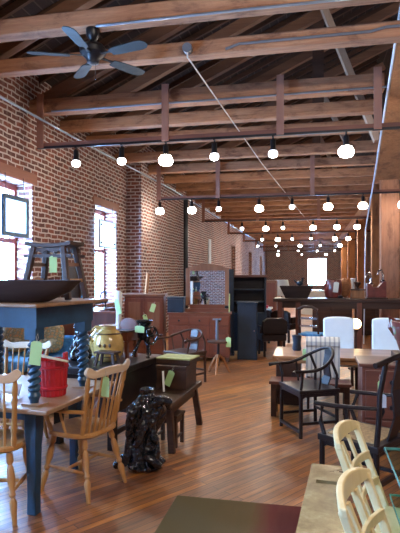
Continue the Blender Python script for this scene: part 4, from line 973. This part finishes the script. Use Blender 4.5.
# things below / behind the counter
t = thing('lit_globe_lamp', 'small glowing globe lamp on a stand between the white chairs', 'lamp', (.72, 9.2, 0))
MB().lathe([(.13, 0), (.13, .025), (.02, .05), (.02, .62), (.05, .66), (.05, .69)], seg=16).build('base', M['dark_wood'], t, True)
MB().blob((0, 0, .77), (.09, .09, .09), 16, 10).build('globe', M['glow'], t, True)
t = thing('dark_chair', 'dark carved side chair beneath the tall counter', 'chair', (.0, 10.6, 0), 160)
MB().box(-.22, .22, -.22, .22, .4, .45).build('seat', M['bluefab'], t, False, .015)
for x in (-.19, .19):
    for y in (-.19, .19): MB().rod((x, y, 0), (x, y, .4), [(0, .014), (1, .024)], 8).build('leg', M['dark_wood'], t, True)
    MB().tube([(x, .19, .45), (x, .22, .7), (x, .26, .95)], .02, 8).build('back_post', M['dark_wood'], t, True)
MB().tube([(-.2, .26, .92), (-.08, .27, .98), (.08, .27, .98), (.2, .26, .92)], .03, 8).build('crest_rail', M['dark_wood'], t, True)
for z in (.6, .75): MB().bar((-.19, .215, z), (.19, .215, z), .015, .04).build('back_rail', M['chrome'], t)
for i, (x, y, w_, h, mt, lab) in enumerate([(1.6, 14.6, .9, 1.0, 'dark_wood', 'dark cupboard behind the tall counter beside the big column'), (.5, 14.2, 1.0, .85, 'dark_wood', 'low dark brown cupboard seen under the tall counter'),
        (-2.6, 14.2, 1.2, 1.15, 'dark_wood', 'dark cupboard hidden behind the hutch down the hall'), (-3.3, 18.6, 1.0, 1.5, 'mahog', 'tall mahogany cupboard along the far brick wall')]):
    t = thing('cupboard', lab, 'cupboard', (x, y, 0))
    MB().box(-w_/2, w_/2, -.22, .22, .06, h).build('carcass', M[mt], t, False, .008)
    for s in (-1, 1):
        d = MB().box(s*w_/4-w_/4+.03, s*w_/4+w_/4-.03, -.235, -.221, .12, h-.06).build('door', M[mt], t, False, .004)
        MB().rod((s*.05, -.255, h*.55), (s*.05, -.235, h*.55), .014, 8).build('knob', M['iron'], d)
    MB().box(-w_/2+.04, w_/2-.04, -.18, .18, 0, .06).build('plinth', M['dark_wood'], t)
tag(MB().box(SX, SX+.05, 19.7, 20.15, 2.05, 3.0).build('wall_plaque', M['paper'], bevel=.01), 'grey plaque hung high on the brick wall past the black pipe', 'plaque')

# ------------------------------------------------------------------ daylight
wd = bpy.data.worlds.new('World'); SC.world = wd; wd.use_nodes = True
bg = wd.node_tree.nodes['Background']; bg.inputs[0].default_value = (.27, .53, 1, 1); bg.inputs[1].default_value = 70
def portal(loc, rot, sx, sy):
    l = bpy.data.lights.new('window_portal', 'AREA'); l.shape = 'RECTANGLE'; l.size = sx; l.size_y = sy; l.cycles.is_portal = True
    o = bpy.data.objects.new('window_portal', l); COL.objects.link(o); o.location = loc; o.rotation_euler = rot
for a, c in wins: portal((WX-.45, (a+c)/2, (ZB+ZT)/2), (0, R(-90), 0), ZT-ZB, c-a)
portal(((BW0+BW1)/2, Y1+.42, (BZ0+BZ1)/2), (R(-90), 0, 0), BW1-BW0, BZ1-BZ0)

# ------------------------------------------------------------------ camera
cam = bpy.data.cameras.new('camera'); co = bpy.data.objects.new('camera', cam); COL.objects.link(co)
co.location = (0, 0, 1.6); co.rotation_euler = (R(90), 0, R(12.2))
cam.sensor_fit = 'VERTICAL'; cam.sensor_height = 24; cam.lens = 24*520/533; cam.shift_y = (275-266.5)/533
cam.clip_start = .05; cam.clip_end = 200
SC.camera = co
vs = SC.view_settings; vs.view_transform = 'Standard'; vs.look = 'None'; vs.gamma = 1; vs.exposure = 0.46
SC.cycles.use_denoising = True
SC.cycles.max_bounces = 8; SC.cycles.diffuse_bounces = 5; SC.cycles.transparent_max_bounces = 12
SC.cycles.sample_clamp_indirect = 6
